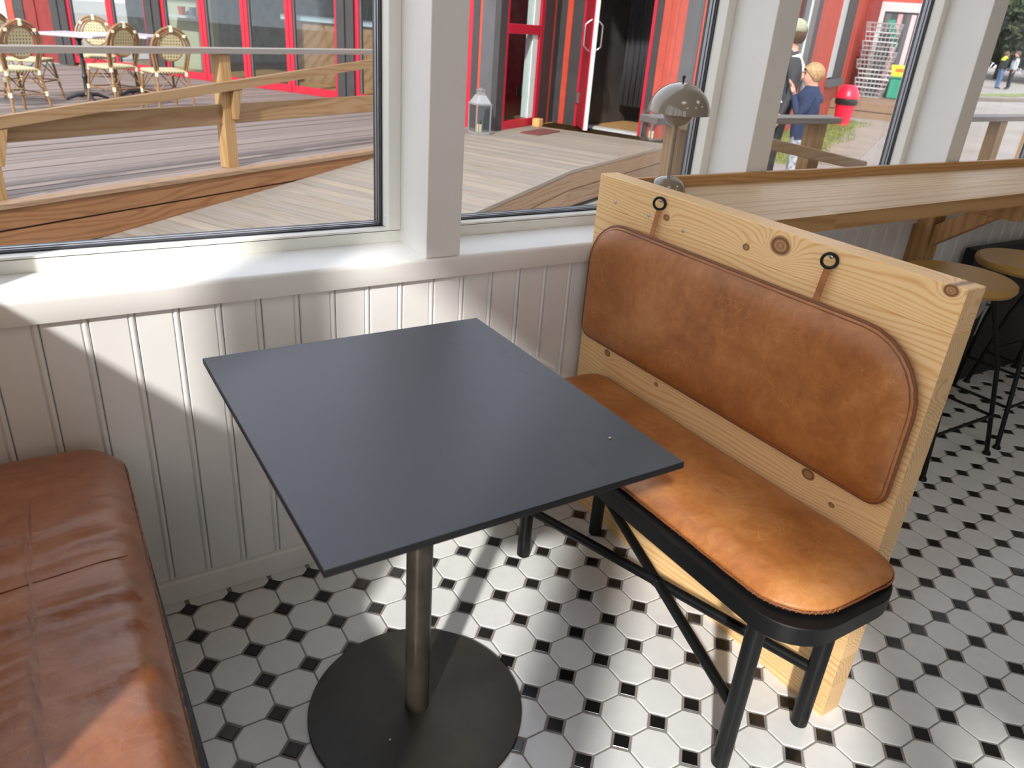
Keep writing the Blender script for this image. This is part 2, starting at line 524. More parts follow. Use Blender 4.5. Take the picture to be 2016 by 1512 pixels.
# floor: grout bed + octagon tiles + small black squares
fl = structure(obj('floor', MB().box(X0 - .1, Y0 - .1, -.14, X1 + .1, .30, -.0022), M['grout']))
def prism_tile(poly, inset, drop):
    mb = MB()
    n = len(poly)
    c = Vector((0, 0, 0))
    top = [Vector((x * (1 - inset / Vector((x, y, 0)).length), y * (1 - inset / Vector((x, y, 0)).length), 0)) for x, y in poly]
    mid = [Vector((x, y, -drop)) for x, y in poly]
    bot = [Vector((x, y, -.006)) for x, y in poly]
    mb.add(top + mid + bot, [list(range(n))] + [(i, n + i, n + (i + 1) % n, (i + 1) % n) for i in range(n)] + [(n + i, 2 * n + i, 2 * n + (i + 1) % n, n + (i + 1) % n) for i in range(n)])
    return mb
h = P / 2 - .0018
cc = .270 * P
octp = [(h, -h + cc), (h, h - cc), (h - cc, h), (-h + cc, h), (-h, h - cc), (-h, -h + cc), (-h + cc, -h), (h - cc, -h)]
dq = .224 * P
sqp = [(dq, 0), (0, dq), (-dq, 0), (0, -dq)]
cr = [Vector(r) for r in CR]
def seen(p, mg=40):
    d = Vector(p) - CAM
    z = d.dot(cr[2])
    if z < .05: return False
    u = d.dot(cr[0]) / z * FPX + 1008; v = d.dot(cr[1]) / z * FPX + 756
    return -mg < u < 2016 + mg and -mg < v < 1512 + mg
def hidden(p):
    x, y = p[0], p[1]
    return (x < -.12 and y > -1.1)
octs, sqs = [], []
for i in range(int(X0 / P) - 1, int(X1 / P) + 2):
    for j in range(int(Y0 / P) - 1, 1):
        x, y = (i + .5) * P, (j - .5 + 0.0) * P
        if X0 < x < X1 and Y0 < y < Y1: octs.append((x, y))
        x, y = i * P, j * P
        if X0 < x < X1 and Y0 < y < Y1: sqs.append((x, y))
def split_field(lst):
    vis = [p for p in lst if seen((p[0], p[1], 0)) and not hidden(p)]
    vis.sort(key=lambda p: (Vector((p[0], p[1], 0)) - CAM).length)
    near = vis[:298]
    ns = set(near)
    return near, [p for p in lst if p not in ns]
src = None
near, rest = split_field(octs)
for (x, y) in near:
    if src is None:
        src = obj('octagon_tile', prism_tile(octp, .0022, .0012), M['tile_white'], fl); o = src
        o.location = (x, y, 0)
    else:
        o = like('octagon_tile', src, (x, y, 0), fl)
    o.rotation_euler = (random.uniform(-.003, .003), random.uniform(-.003, .003), 0)
mb = MB()
t = prism_tile(octp, .0022, .0012)
for (x, y) in rest:
    mb.add([p + Vector((x, y, 0)) for p in t.v], t.f)
tag(obj('octagon_tile_field', mb, M['tile_white'], fl), kind='stuff')
# the strip of cut tiles along the wall
mb = MB()
for i in range(int(X0 / P) - 1, int(X1 / P) + 2):
    x = (i + .5) * P
    mb.box(x - h + .004, .004, -.006, x + h - .004, .05, -.0004)
tag(obj('cut_tile_strip', mb, M['tile_white'], fl), kind='stuff')
src = None
near, rest = split_field(sqs)
for (x, y) in near:
    if src is None:
        src = obj('square_tile', prism_tile(sqp, .0012, .0009), M['tile_black'], fl); o = src
        o.location = (x, y, 0)
    else:
        o = like('square_tile', src, (x, y, 0), fl)
    o.rotation_euler = (random.uniform(-.004, .004), random.uniform(-.004, .004), random.uniform(-.03, .03))
mb = MB()
t = prism_tile(sqp, .0012, .0009)
for (x, y) in rest:
    mb.add([p + Vector((x, y, 0)) for p in t.v], t.f)
tag(obj('square_tile_field', mb, M['tile_black'], fl), kind='stuff')

ce = structure(obj('ceiling', MB().box(X0 - .12, Y0 - .12, CEIL_Z, X1 + .12, .34, CEIL_Z + .14), M['ceiling']))
for (lx, ly, lw) in ((.7, -1.5, 'above the dark cafe table'), (.7, -3.4, 'above the left rear of the room'), (3.0, -1.5, 'nearest the bar stools'), (3.0, -3.4, 'above the right rear of the room'), (5.2, -2.4, 'at the far right end of the room')):  # out-of-view fill lights added under the ceiling to brighten the room
    cl = thing('added_fill_panel', (lx, ly, CEIL_Z), 'added unseen ceiling fill light in a square white frame ' + lw, 'lamp', 'added ceiling fill lights')
    mb = MB()
    for (a, b, c_, d_) in ((-.34, -.34, .34, -.30), (-.34, .30, .34, .34), (-.34, -.30, -.30, .30), (.30, -.30, .34, .30)):
        mb.box(lx + a, ly + b, CEIL_Z - .05, lx + c_, ly + d_, CEIL_Z)
    obj('frame', mb, M['plastic'], cl)
    obj('diffuser', MB().box(lx - .30, ly - .30, CEIL_Z - .02, lx + .30, ly + .30, CEIL_Z - .012), M['fill_glow'], cl)
    ld = bpy.data.lights.new('added_fill_light', 'AREA')
    ld.shape = 'SQUARE'; ld.size = .58; ld.energy = FILL_W; ld.color = (1, .93, .85)
    lo = bpy.data.objects.new('added_fill_light', ld)
    COL.objects.link(lo)
    lo.location = (lx, ly, CEIL_Z - .03)

# front wall: core, tongue-and-groove boards, skirting, apron and sill
GLZ_TOP = 2.62
wf = structure(obj('wall_front', MB().box(X0 - .12, .062, -.14, X1 + .12, .30, SILL - .045).box(X0 - .12, .06, GLZ_TOP + .04, X1 + .12, .30, CEIL_Z), M['white']))
BP = .0866
def board_mb(x0):
    w1 = BP
    f0 = .050
    # profile from left to right: flat face, groove, bead, groove
    pr = [(0, .058), (.0, f0 + .004), (.0022, f0), (w1 - .0165, f0), (w1 - .0140, f0 + .0042), (w1 - .0122, f0 + .0012), (w1 - .0100, f0 - .0012), (w1 - .0074, f0 - .0016), (w1 - .0048, f0 - .0010), (w1 - .0026, f0 + .0014), (w1 - .0012, f0 + .0046), (w1 - .0012, .058)]
    mb = MB()
    mb.prism([(x0 + a, b, .05) for a, b in pr], (0, 0, 0), (0, 0, SILL - .05 - .046))
    return mb
src = None
x = -.179 - .010 - BP * 11
while x < 5.6:
    if src is None:
        src = obj('board', board_mb(0), M['panelling'], wf); src.location = (x, 0, 0)
    else:
        like('board', src, (x, random.uniform(-.0006, .0006), 0), wf)
    x += BP
structure(obj('baseboard_front', MB().prism([(X0, .058, 0), (X0, FACE, 0), (X0, FACE, .058), (X0, FACE + .004, .0635), (X0, .058, .064)], (0, 0, 0), (X1 - X0, 0, 0)), M['white']))
# apron and sill in one profile with a soft nosing
pf = [(.058, .7685), (FACE + .001, .7685), (FACE, .770), (FACE, SILL - .012)]
for a in range(0, 91, 15):
    pf.append((FACE + .010 - .010 * math.cos(R(a)), SILL - .011 + .0095 * math.sin(R(a))))
pf += [(.060, SILL - .0004), (.20, SILL + .0008), (.28, SILL + .001), (.28, .79), (.058, .785)]
structure(obj('trim_1', MB().prism([(X0, a, b) for a, b in pf], (0, 0, 0), (X1 - X0, 0, 0)), M['white'], smooth='auto'))
# posts between the windows
PW = .0935
posts = [.645 + 1.0775 * k for k in range(-1, 6)]
for i, px in enumerate(posts):
    r = sroot('trim_%d' % (i + 2), (px, FACE, SILL))
    obj('casing', MB().box(px, FACE, SILL - .001, px + PW, FACE + .014, GLZ_TOP + .05), M['white'], r, bev=.0015)
    obj('post_core', MB().box(px + .003, FACE + .0135, SILL - .001, px + PW - .003, .30, GLZ_TOP + .05), M['white'], r, bev=.001)
# windows: frame, black gasket, spacer bars, double glass
wz0, wz1 = SILL + .001, GLZ_TOP + .04
FY = .197
for i in range(len(posts) - 1):
    a, b = posts[i] + PW - .003, posts[i + 1] + .003
    wr = sroot('window_%d' % (i + 1), ((a + b) / 2, FY, wz0))
    st, br = .033, .034
    mb = MB()
    mb.box(a, FY, wz0, b, .285, wz0 + br - .004)
    mb.prism([(a, FY, wz0 + br - .0045), (a, FY + .0015, wz0 + br), (a, .245, wz0 + br - .003), (a, .285, wz0 + br - .003), (a, .285, wz0 + br - .006), (a, FY, wz0 + br - .006)], (0, 0, 0), (b - a, 0, 0))
    obj('bottom_rail', mb, M['frame'], wr)
    obj('stile', MB().box(a, FY + .0005, wz0 + br - .001, a + st, .285, wz1), M['frame'], wr, bev=.0015)
    obj('stile', MB().box(b - st, FY + .0005, wz0 + br - .001, b, .285, wz1), M['frame'], wr, bev=.0015)
    obj('top_rail', MB().box(a + st, FY, wz1 - .05, b - st, .285, wz1), M['frame'], wr, bev=.0015)
    ga, gb, g0, g1 = a + st, b - st, wz0 + br - .003, wz1 - .05
    def ring(mb, t, y0, y1):
        mb.box(ga, y0, g0, ga + t, y1, g1); mb.box(gb - t, y0, g0, gb, y1, g1)
        mb.box(ga + t, y0, g0, gb - t, y1, g0 + t); mb.box(ga + t, y0, g1 - t, gb - t, y1, g1)
        return mb
    obj('inner_gasket', ring(MB(), .0045, .238, .246), M['seal'], wr)
    obj('middle_gasket', ring(MB(), .0050, .2535, .2575), M['seal'], wr)
    obj('outer_gasket', ring(MB(), .0075, .269, .278), M['seal'], wr)
    obj('spacer_bar', ring(MB(), .0065, .2465, .2535), M['alu'], wr)
    obj('spacer_bar', ring(MB(), .0075, .2575, .268), M['alu'], wr)
    obj('pane', MB().box(ga + .001, .2405, g0 + .001, gb - .001, .2445, g1 - .001), M['glass'], wr)
    obj('pane', MB().box(ga + .001, .2685, g0 + .001, gb - .001, .2725, g1 - .001), M['glass'], wr)
    for sx_ in (a + st * .62, b - st * .38):
        obj('screw_cap', MB().lathe([(0, .0022), (.0045, .002), (.006, 0)], 0, 0, 0, 16), M['plastic'], wr, smooth=True, at=(0, 0, 0))
        c_ = wr.children[-1]
    caps = [c for c in wr.children if c.name.startswith('screw_cap')]
    for c_, sx_, yy in zip(caps, (a + st, b - st), (1, -1)):
        c_.location = Vector((sx_, FY + .022, wz0 + br + .028)) - Vector(wr.location)
        c_.rotation_euler = (0, R(90) * yy, 0)

# left wall, back wall, right wall: glazed above the same sill, so that daylight comes from all sides
def glazed_wall(name, F, length, solid=None):
    mb = MB().fbox(F, -.12, length + .12, 0, -.22, -.14, SILL).fbox(F, -.12, length + .12, 0, -.22, GLZ_TOP + .12, CEIL_Z)
    if solid:
        mb.fbox(F, solid[0], solid[1], 0, -.22, SILL, GLZ_TOP + .12)
    r = structure(obj(name, mb, M['innerwall']))
    return r
FL = (Vector((X0, Y0, 0)), Vector((0, 1, 0)), Vector((1, 0, 0)))
FB = (Vector((X0, Y0, 0)), Vector((1, 0, 0)), Vector((0, 1, 0)))
FR = (Vector((X1, Y0, 0)), Vector((0, 1, 0)), Vector((-1, 0, 0)))
LL = Y1 - Y0
wl = glazed_wall('wall_left', FL, LL)
wb = glazed_wall('wall_back', FB, X1 - X0, (1.29, X1 - X0 + .12))
wr_ = glazed_wall('wall_right', FR, LL, (-.12, LL + .12))
wn = len(posts)
def glaze(F, edges, host):
    global wn
    for e in edges:
        obj('post', MB().fbox(F, e - .05, e + .05, 0, -.2, SILL, GLZ_TOP + .12), M['white'], host)
    for a, b in zip(edges[:-1], edges[1:]):
        r = sroot('window_%d' % wn, tuple(F[0] + F[1] * ((a + b) / 2) + Vector((0, 0, SILL))))
        wn += 1
        mb = MB()
        mb.fbox(F, a + .05, a + .085, -.1, -.17, SILL, GLZ_TOP + .12).fbox(F, b - .085, b - .05, -.1, -.17, SILL, GLZ_TOP + .12)
        mb.fbox(F, a + .085, b - .085, -.1, -.17, SILL, SILL + .035).fbox(F, a + .085, b - .085, -.1, -.17, GLZ_TOP + .08, GLZ_TOP + .12)
        obj('window_frame', mb, M['frame'], r)
        obj('pane', MB().fbox(F, a + .085, b - .085, -.13, -.134, SILL + .035, GLZ_TOP + .08), M['glass'], r)
e0 = [0.05, 1.02, 2.10, 3.18, 4.26, LL - .0]
glaze(FL, e0, wl)
glaze(FB, [.05 + 1.24 * i for i in range(2)], wb)

# ------------------------------------------------------------------ BOOTH FURNITURE
def rrect(a0, a1, b0, b1, rad, inset, narc=7, nseg=(26, 9)):
    """points of a rounded rectangle in (a, b); rad for corners (a0b0, a1b0, a1b1, a0b1)"""
    a0 += inset; a1 -= inset; b0 += inset; b1 -= inset
    rr = [max(r_ - inset, .0015) for r_ in rad]
    lim = min(a1 - a0, b1 - b0) / 2 - .0002
    rr = [max(min(r_, lim), .0005) for r_ in rr]
    cs = [(a0 + rr[0], b0 + rr[0], 180, rr[0]), (a1 - rr[1], b0 + rr[1], 270, rr[1]), (a1 - rr[2], b1 - rr[2], 0, rr[2]), (a0 + rr[3], b1 - rr[3], 90, rr[3])]
    pts = []
    for q, (ca, cb, st, r_) in enumerate(cs):
        arc = [(ca + r_ * math.cos(R(st + 90 * k_ / narc)), cb + r_ * math.sin(R(st + 90 * k_ / narc))) for k_ in range(narc + 1)]
        pts += arc
        nx = cs[(q + 1) % 4]
        e = (nx[0] + nx[3] * math.cos(R(nx[2])), nx[1] + nx[3] * math.sin(R(nx[2])))
        ns = nseg[0] if q % 2 == 0 else nseg[1]
        l = arc[-1]
        for k_ in range(1, ns):
            pts.append((l[0] + (e[0] - l[0]) * k_ / ns, l[1] + (e[1] - l[1]) * k_ / ns))
    return pts

def cushion_mb(ar, br, rad, H, side, mapf, edge=.05, wob=.0025, sag=None, seed=0, nseg=(26, 9)):
    """pillow over a rounded rectangle; mapf(a, b, h) -> world"""
    half = min(ar[1] - ar[0], br[1] - br[0]) / 2
    ins = [0, .002, .006, .012, .02, .032, .048, .07, .10, .13]
    ins = [i for i in ins if i < half - .01] + [half - .006]
    mb = MB()
    rings = []
    def put(ring, hf):
        ids = []
        for (a, b) in ring:
            hh = hf(a, b)
            ids.append(len(mb.v))
            mb.v.append(Vector(mapf(a, b, hh)))
        rings.append(ids)
    r0 = rrect(*ar, *br, rad, .004, nseg=nseg)
    put(r0, lambda a, b: 0.0)
    for i in ins:
        x = min(i / edge, 1)
        prof = side + (H - side) * (1 - (1 - x) ** 2.2)
        fade = min(i / .03, 1)
        def hf(a, b, prof=prof, fade=fade):
            nz = noise.noise((a * 7 + seed, b * 9, seed)) + .5 * noise.noise((a * 21, b * 19 + seed, 3.3))
            v = prof + fade * wob * nz
            if sag: v += fade * sag(a, b)
            return v
        put(rrect(*ar, *br, rad, i, nseg=nseg), hf)
    n = len(r0)
    for i in range(len(rings) - 1):
        for q in range(n):
            mb.f.append([rings[i][q], rings[i][(q + 1) % n], rings[i + 1][(q + 1) % n], rings[i + 1][q]]); mb.mi.append(0)
    mb.f.append(list(rings[0])[::-1]); mb.mi.append(0)
    mb.f.append(list(rings[-1])); mb.mi.append(0)
    return mb

PX = 1.158; PT = .059; PZ = 1.0125; PY0, PY1 = -.982, FACE
def backrest(px, sgn, label):
    """glued-lamella panel standing against the wall; sgn +1: face at px looks to -x"""
    r = thing('booth_partition', (px, (PY0 + PY1) / 2, 0), label, 'partition')
    hs = [0, .085, .172, .262, .35, .438, .525, .60, .672, .759, .845, .93, PZ]
    for a, b in zip(hs[:-1], hs[1:]):
        x0, x1 = (px, px + PT) if sgn > 0 else (px - PT, px)
        last = b == PZ
        mb = MB().box(x0, PY0, a, x1, PY1 - .0005, b)
        o = obj('stave', mb, [M['pine'], M['pine_end']], r, at=(px, 0, 0), bev=.0018 if last else .00025)
        for p_ in o.data.polygons:
            p_.material_index = 1 if abs(p_.normal.y) > .9 else 0
    return r
bR = backrest(PX, 1, 'tall pine booth partition of glued staves standing between black table and window counter')
bL = backrest(-.438, -1, 'tall pine booth partition of glued staves behind the left bench')
# screws sunk into the right panel
for (y, z) in ((-.042, .952), (-.176, .948), (-.304, .941)):
    obj('screw', MB().lathe([(0, .0006), (.0018, .0003), (.0022, -.0006), (.0046, .0004), (.0054, 0)], 0, 0, 0, 14), M['steel'], bR, smooth=True, at=(0, 0, 0))
    s_ = bR.children[-1]
for s_, (y, z) in zip([c for c in bR.children if c.name.startswith('screw')], ((-.042, .952), (-.176, .948), (-.304, .941))):
    s_.location = Vector((PX - .0004, y, z)) - Vector(bR.location)
    s_.rotation_euler = (0, R(-90), 0)

# hanging back cushion
bc = thing('back_cushion', (PX, -.46, .56), 'padded tan leather back cushion hanging on two straps from the pine backrest', 'cushion')
mp = lambda a, b, h_: (PX - .006 - h_, a, b)
rad = (.035, .035, .14, .14)
CA, CB_ = (-.972, .018), (.562, .902)
obj('cushion', cushion_mb(CA, CB_, (.04, .035, .13, .14), .030, .012, mp, .06, .0022, seed=1.7), M['leather'], bc, smooth=True)
ringp = rrect(*CA, *CB_, (.04, .035, .13, .14), .001)
obj('piping', MB().tube([mp(a, b, .010) for a, b in ringp], .0042, 8, closed=True), M['leather_edge'], bc, smooth=True)
ringp = rrect(*CA, *CB_, (.04, .035, .13, .14), .0085)
obj('seam_welt', MB().tube([mp(a, b, .0155) for a, b in ringp], .0022, 6, closed=True), M['leather_edge'], bc, smooth=True)
for (y, zt, zb, lean) in ((-.219, 1.0005, .896, -.028), (-.717, 1.0005, .892, -.020)):
    zr = zt - .012
    yb = y + lean * -.2
    mb = MB()
    pr_ = [(PX - .0045, y, zr - .014), (PX - .0085, y, zr - .017), (PX - .010, y + .001, zr - .03), (PX - .012, y + .004, zb + .03), (PX - .016, y + .006, zb)]
    pr2 = [(a - .0025, b, c_) for a, b, c_ in pr_]
    wd = .0075
    vs = []
    for a, b, c_ in pr_:
        vs += [(a, b - wd, c_), (a, b + wd, c_)]
    for a, b, c_ in pr2:
        vs += [(a, b - wd, c_), (a, b + wd, c_)]
    n = len(pr_)
    fs = []
    for i in range(n - 1):
        fs += [(2 * i, 2 * i + 1, 2 * i + 3, 2 * i + 2), (2 * n + 2 * i, 2 * n + 2 * i + 2, 2 * n + 2 * i + 3, 2 * n + 2 * i + 1), (2 * i, 2 * i + 2, 2 * n + 2 * i + 2, 2 * n + 2 * i), (2 * i + 1, 2 * n + 2 * i + 1, 2 * n + 2 * i + 3, 2 * i + 3)]
    fs += [(0, 2 * n, 2 * n + 1, 1), (2 * n - 2, 2 * n - 1, 4 * n - 1, 4 * n - 2)]
    mb.add(vs, fs)
    st = obj('strap', mb, M['leather'], bc, bev=.0006)
    cpts = [(PX - .010 + .0070 * math.sin(2 * math.pi * i / 28), y - .0128 * math.sin(2 * math.pi * i / 28), zr - .0005 + .0142 * math.cos(2 * math.pi * i / 28)) for i in range(28)]
    rg = obj('ring', MB().tube(cpts, .0032, 8, closed=True), M['black'], st, smooth=True)
    sw = obj('screw_head', MB().lathe([(0, .003), (.0026, .0028), (.0042, .0016), (.0046, 0), (.002, -.001), (.002, -.0065)], 0, 0, 0, 16), M['steel'], st, smooth=True, at=(0, 0, 0))
    sw.location = Vector((PX - .0065, y, zr + .0075)) - wloc(st)
    sw.rotation_euler = (0, R(-90), 0)
def bench(name, flip, label):
    """black bench; flip mirrors it about x = XM"""
    XM = .3635
    fx = (lambda x: 2 * XM - x) if flip else (lambda x: x)
    r = thing(name, (fx(.98), -.575, 0), label, 'bench')
    def slab(a0, a1, b0, b1, rad, z0, z1):
        pts = rrect(a0, a1, b0, b1, rad, 0, 8, (6, 3))
        if flip: pts = [(fx(a), b) for a, b in pts]
        return MB().prism([(a, b, z0) for a, b in pts], (0, 0, 0), (0, 0, z1 - z0))
    obj('seat_board', slab(.815, 1.1535, -1.0725, -.078, (.105, .105, .08, .08), .410, .450), M['black'], r, smooth='auto', bev=.0018)
    L = {}
    for nm, (lx, ly) in dict(nf=(.864, -.957), nb=(1.10, -.967), ff=(.860, -.190), fb=(1.108, -.200)).items():
        L[nm] = (fx(lx), ly)
        obj('leg', MB().lathe([(0, .411), (.0185, .411), (.0185, .002), (.0165, 0), (0, 0)], fx(lx), ly, 0, 24), M['black'], r, smooth='auto')
    zc = .157
    for a, b in (('ff', 'nb'), ('fb', 'nf')):
        p, q = Vector((*L[a], zc)), Vector((*L[b], zc))
        obj('stretcher', MB().tube([p, q], .0125, 14), M['black'], r, smooth='auto')
    mid = (Vector((*L['ff'], zc)) + Vector((*L['nb'], zc)) + Vector((*L['fb'], zc)) + Vector((*L['nf'], zc))) / 4
    obj('cross_joint', MB().box(mid.x - .011, mid.y - .02, zc - .012, mid.x + .011, mid.y + .02, zc + .012), M['black'], r, bev=.002)
    return r
bench('booth_bench', False, 'black bench with rounded seat board and round legs against the pine backrest')
bench('booth_bench', True, 'black bench under the leather pad in the left corner')

def seat_cushion(label, ar, br, rad, H, side, mat, seed, wob, shear=0.0, edge=.07, sag=None, nseg=(20, 10)):
    z0 = .4505
    r = thing('seat_cushion', ((ar[0] + ar[1]) / 2, (br[0] + br[1]) / 2, z0), label, 'cushion')
    mp = lambda a, b, h_: (a + shear * b * (a - ar[0]) / (ar[1] - ar[0]), b, z0 + h_)
    obj('cushion', cushion_mb(ar, br, rad, H, side, mp, edge, wob, sag, seed, nseg), mat, r, smooth=True)
    rp_ = rrect(*ar, *br, rad, -.0015, nseg=nseg)
    obj('seam_edge', MB().tube([mp(a + .0012 * noise.noise((a * 40, b * 40, 0)), b, side * .55 + .0015 * noise.noise((a * 30, b * 30, 5))) for a, b in rp_], .0026, 6, closed=True), M['leather_edge'], r, smooth=True)
    # whip stitches along the seam
    mb = MB()
    rp2 = rrect(*ar, *br, rad, -.0026, nseg=(90, 34), narc=16)
    for i in range(0, len(rp2)):
        a, b = rp2[i]
        a2, b2 = rp2[(i + 1) % len(rp2)]
        if (Vector((a2, b2)) - Vector((a, b))).length < .002: continue
        mb.tube([mp(a, b, side * .35), mp(a * .6 + a2 * .4, b * .6 + b2 * .4, side * .95)], .0007, 4)
    tag(obj('stitching', mb, M['thread'], r), kind='stuff')
    return r
def sag_r(a, b):
    return -.004 * math.exp(-((b + .6) / .25) ** 2) + .0025 * math.sin(b * 24 + a * 9) * max(0, math.sin(a * 7))
seat_cushion('tan leather seat pad lying on the black bench under the pine backrest', (.840, 1.157), (-1.050, -.062), (.115, .07, .075, .10), .040, .014, M['leather'], 4.1, .003, sag=sag_r, nseg=(10, 26))
def sag_l(a, b):
    # soft cross folds of the slip-over leather
    s_ = 0.0
    for (yc, ang, amp, wd) in ((-.36, .5, .0030, .016), (-.52, .35, .0042, .018), (-.60, .6, .0030, .014), (-.70, .4, .0036, .02), (-.80, .7, .003, .02), (-.28, .3, .002, .02)):
        d = (b - yc) - ang * .25 * (a + .26)
        s_ += 1.9 * amp * math.exp(-(d / wd) ** 2) - 1.1 * amp * math.exp(-((d + .022) / wd) ** 2)
    return s_
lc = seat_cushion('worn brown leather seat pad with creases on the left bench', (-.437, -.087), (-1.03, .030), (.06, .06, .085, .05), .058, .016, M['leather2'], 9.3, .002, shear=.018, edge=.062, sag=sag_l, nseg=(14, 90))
mp = lambda a, b, h_: (a, b, .4505 + h_)
obj('cross_seam', MB().tube([mp(-.43 + i * .034, -.445 + .030 * (i / 9.0), .0585 if i < 9 else .054) for i in range(10)], .0011, 5), M['leather_edge'], lc, smooth=True)

# ------------------------------------------------------------------ TABLE
TX0, TX1, TY0, TY1, TZ = .0675, .668, -.880, -.1865, .745
tb = thing('cafe_table', (.3675, -.532, 0), 'square-topped dark grey cafe table on a round black pedestal', 'table')
mb = MB()
mb.box(TX0, TY0, TZ - .0125, TX1, TY1, TZ)
o = obj('tabletop', mb, [M['laminate'], M['laminate_edge']], tb, bev=.0012)
for p_ in o.data.polygons:
    p_.material_index = 0 if p_.normal.z > .9 else 1
obj('pole', MB().lathe([(0, .012), (.026, .010), (.026, .70), (0, .70)], .3675, -.532, 0, 40), M['bronze2'], tb, smooth='auto')
obj('top_plate', MB().box(.3675 - .15, -.532 - .15, .70, .3675 + .15, -.532 + .15, .7325), M['black'], tb, bev=.003)
obj('base', MB().lathe([(0, .0), (.228, 0), (.2305, .002), (.2305, .007), (.229, .0085), (.03, .0105), (0, .0105)], .3675, -.532, 0, 96), M['bronze'], tb, smooth='auto')
cb = obj('crumb', MB().ball((.602, -.767, TZ + .0016), .003, .002, .0016, 7, 5), M['crumb'])
tag(cb, 'pale crumb lying on the dark table top', 'crumb')
cb = obj('crumb', MB().ball((.28, -.59, .0115), .003, .002, .0014, 7, 5), M['crumb'])
tag(cb, 'pale crumb lying on the round table base', 'crumb')
so = thing('cable_cover', (1.05, .046, .465), 'short white cable cover on the wall panelling behind the table corner', 'cover')
def slant(x0, x1, z0, z1, hh):
    return MB().hexa([(x0, .042, z0 - hh), (x1, .042, z1 - hh), (x1, .049, z1 - hh), (x0, .049, z0 - hh), (x0, .042, z0 + hh), (x1, .042, z1 + hh), (x1, .049, z1 + hh), (x0, .049, z0 + hh)])
obj('cover', slant(.985, 1.048, .502, .4655, .0055), M['plastic'], so, bev=.0015)
obj('end_clip', slant(1.050, 1.078, .465, .449, .0075), M['plastic'], so, bev=.0015)

# ------------------------------------------------------------------ WINDOW COUNTER, LAMP
CZ = .967
wc = thing('window_counter', (3.2, -.15, .94), 'long pine counter along the windows behind the booth backrest', 'counter')
yf = lambda x: -.373 + (x - 1.39) * .0265
cx0, cx1 = PX + PT + .001, 5.6
# laminated staves of the top
edges = [0, .16, .33, .5, .67, .84, 1.0]
for q in range(6):
    u0, u1 = edges[q], edges[q + 1]
    Y = lambda x, u: FACE - .018 + (yf(x) - (FACE - .018)) * (1 - u)
    xs = cx0
    ii = 0
    cuts = [cx0] + sorted(random.uniform(1.5, 5.4) for _ in range(4)) + [cx1]
    for xa, xb in zip(cuts[:-1], cuts[1:]):
        if xb - xa < .05: continue
        mb = MB().hexa([(xa, Y(xa, u0), CZ - .043), (xb, Y(xb, u0), CZ - .043), (xb, Y(xb, u1), CZ - .043), (xa, Y(xa, u1), CZ - .043), (xa, Y(xa, u0), CZ), (xb, Y(xb, u0), CZ), (xb, Y(xb, u1), CZ), (xa, Y(xa, u1), CZ)])
        o = obj('stave', mb, [M['counter'], M['counter_edge']], wc, at=(cx0, 0, CZ), bev=.0002)
        for p_ in o.data.polygons:
            p_.material_index = 1 if (q == 0 and p_.normal.y < -.7) else 0
obj('back_ledge', MB().box(cx0, FACE - .018, CZ - .02, cx1, FACE - .0005, CZ + .030), M['counter_edge'], wc, bev=.001, at=(cx0, 0, CZ))
for bx in (2.735, 4.4):
    br = thing('counter_bracket', (bx, 0, .6), 'pine bracket with diagonal brace carrying the counter %s' % ('by the tan stools' if bx < 3 else 'farther along the wall'), 'bracket')
    obj('upright', MB().box(bx, -.022, .30, bx + .085, .049, CZ - .044), M['bracket'], br, bev=.002)
    obj('arm', MB().box(bx + .02, -.30, CZ - .115, bx + .065, -.022, CZ - .044), M['bracket'], br, bev=.002)
    obj('brace', MB().prism([(bx + .02, -.022, .69), (bx + .02, -.022, .775), (bx + .02, -.135, CZ - .115), (bx + .02, -.235, CZ - .115)], (0, 0, 0), (.045, 0, 0)), M['bracket'], br, bev=.002)

LX, LY = 1.377, 0.0 - .055
lp = thing('table_lamp', (1.366, -.006, CZ), 'taupe mushroom-shaped table lamp standing on the counter behind the backrest', 'lamp')
LX, LY = 1.366, -.006
def dome(r_, n, z0, sgn, thick, a1=90):
    pts = [(r_ * math.sin(R(a1 * i / n)), z0 + sgn * r_ * .93 * math.cos(R(a1 * i / n))) for i in range(n + 1)]
    inn = [((r_ - thick) * math.sin(R(a1 * i / n)), z0 + sgn * (r_ * .93 - thick) * math.cos(R(a1 * i / n))) for i in range(n + 1)]
    return pts + inn[::-1]
obj('shade', MB().lathe(dome(.0835, 18, .205, 1, .002), LX, LY, CZ, 56), M['lamp'], lp, smooth='auto')
obj('inner_bowl', MB().lathe(dome(.0415, 14, .207, -1, .002), LX, LY, CZ, 40), M['lamp'], lp, smooth='auto')
obj('stem', MB().tube([(LX, LY, CZ + .02), (LX, LY, CZ + .205)], .0056, 16), M['lamp'], lp, smooth='auto')
obj('base', MB().lathe([(0, .040)] + [(.052 * math.sin(R(10 * i)), .040 * math.cos(R(10 * i))) for i in range(1, 10)] + [(.052, 0), (0, 0)], LX, LY, CZ, 48), M['lamp'], lp, smooth='auto')
obj('knob', MB().lathe([(0, .300), (.003, .2992), (.0046, .2965), (.0044, .2935), (.0028, .291), (.0028, .281), (0, .281)], LX, LY, CZ, 18), M['bronze2'], lp, smooth='auto')

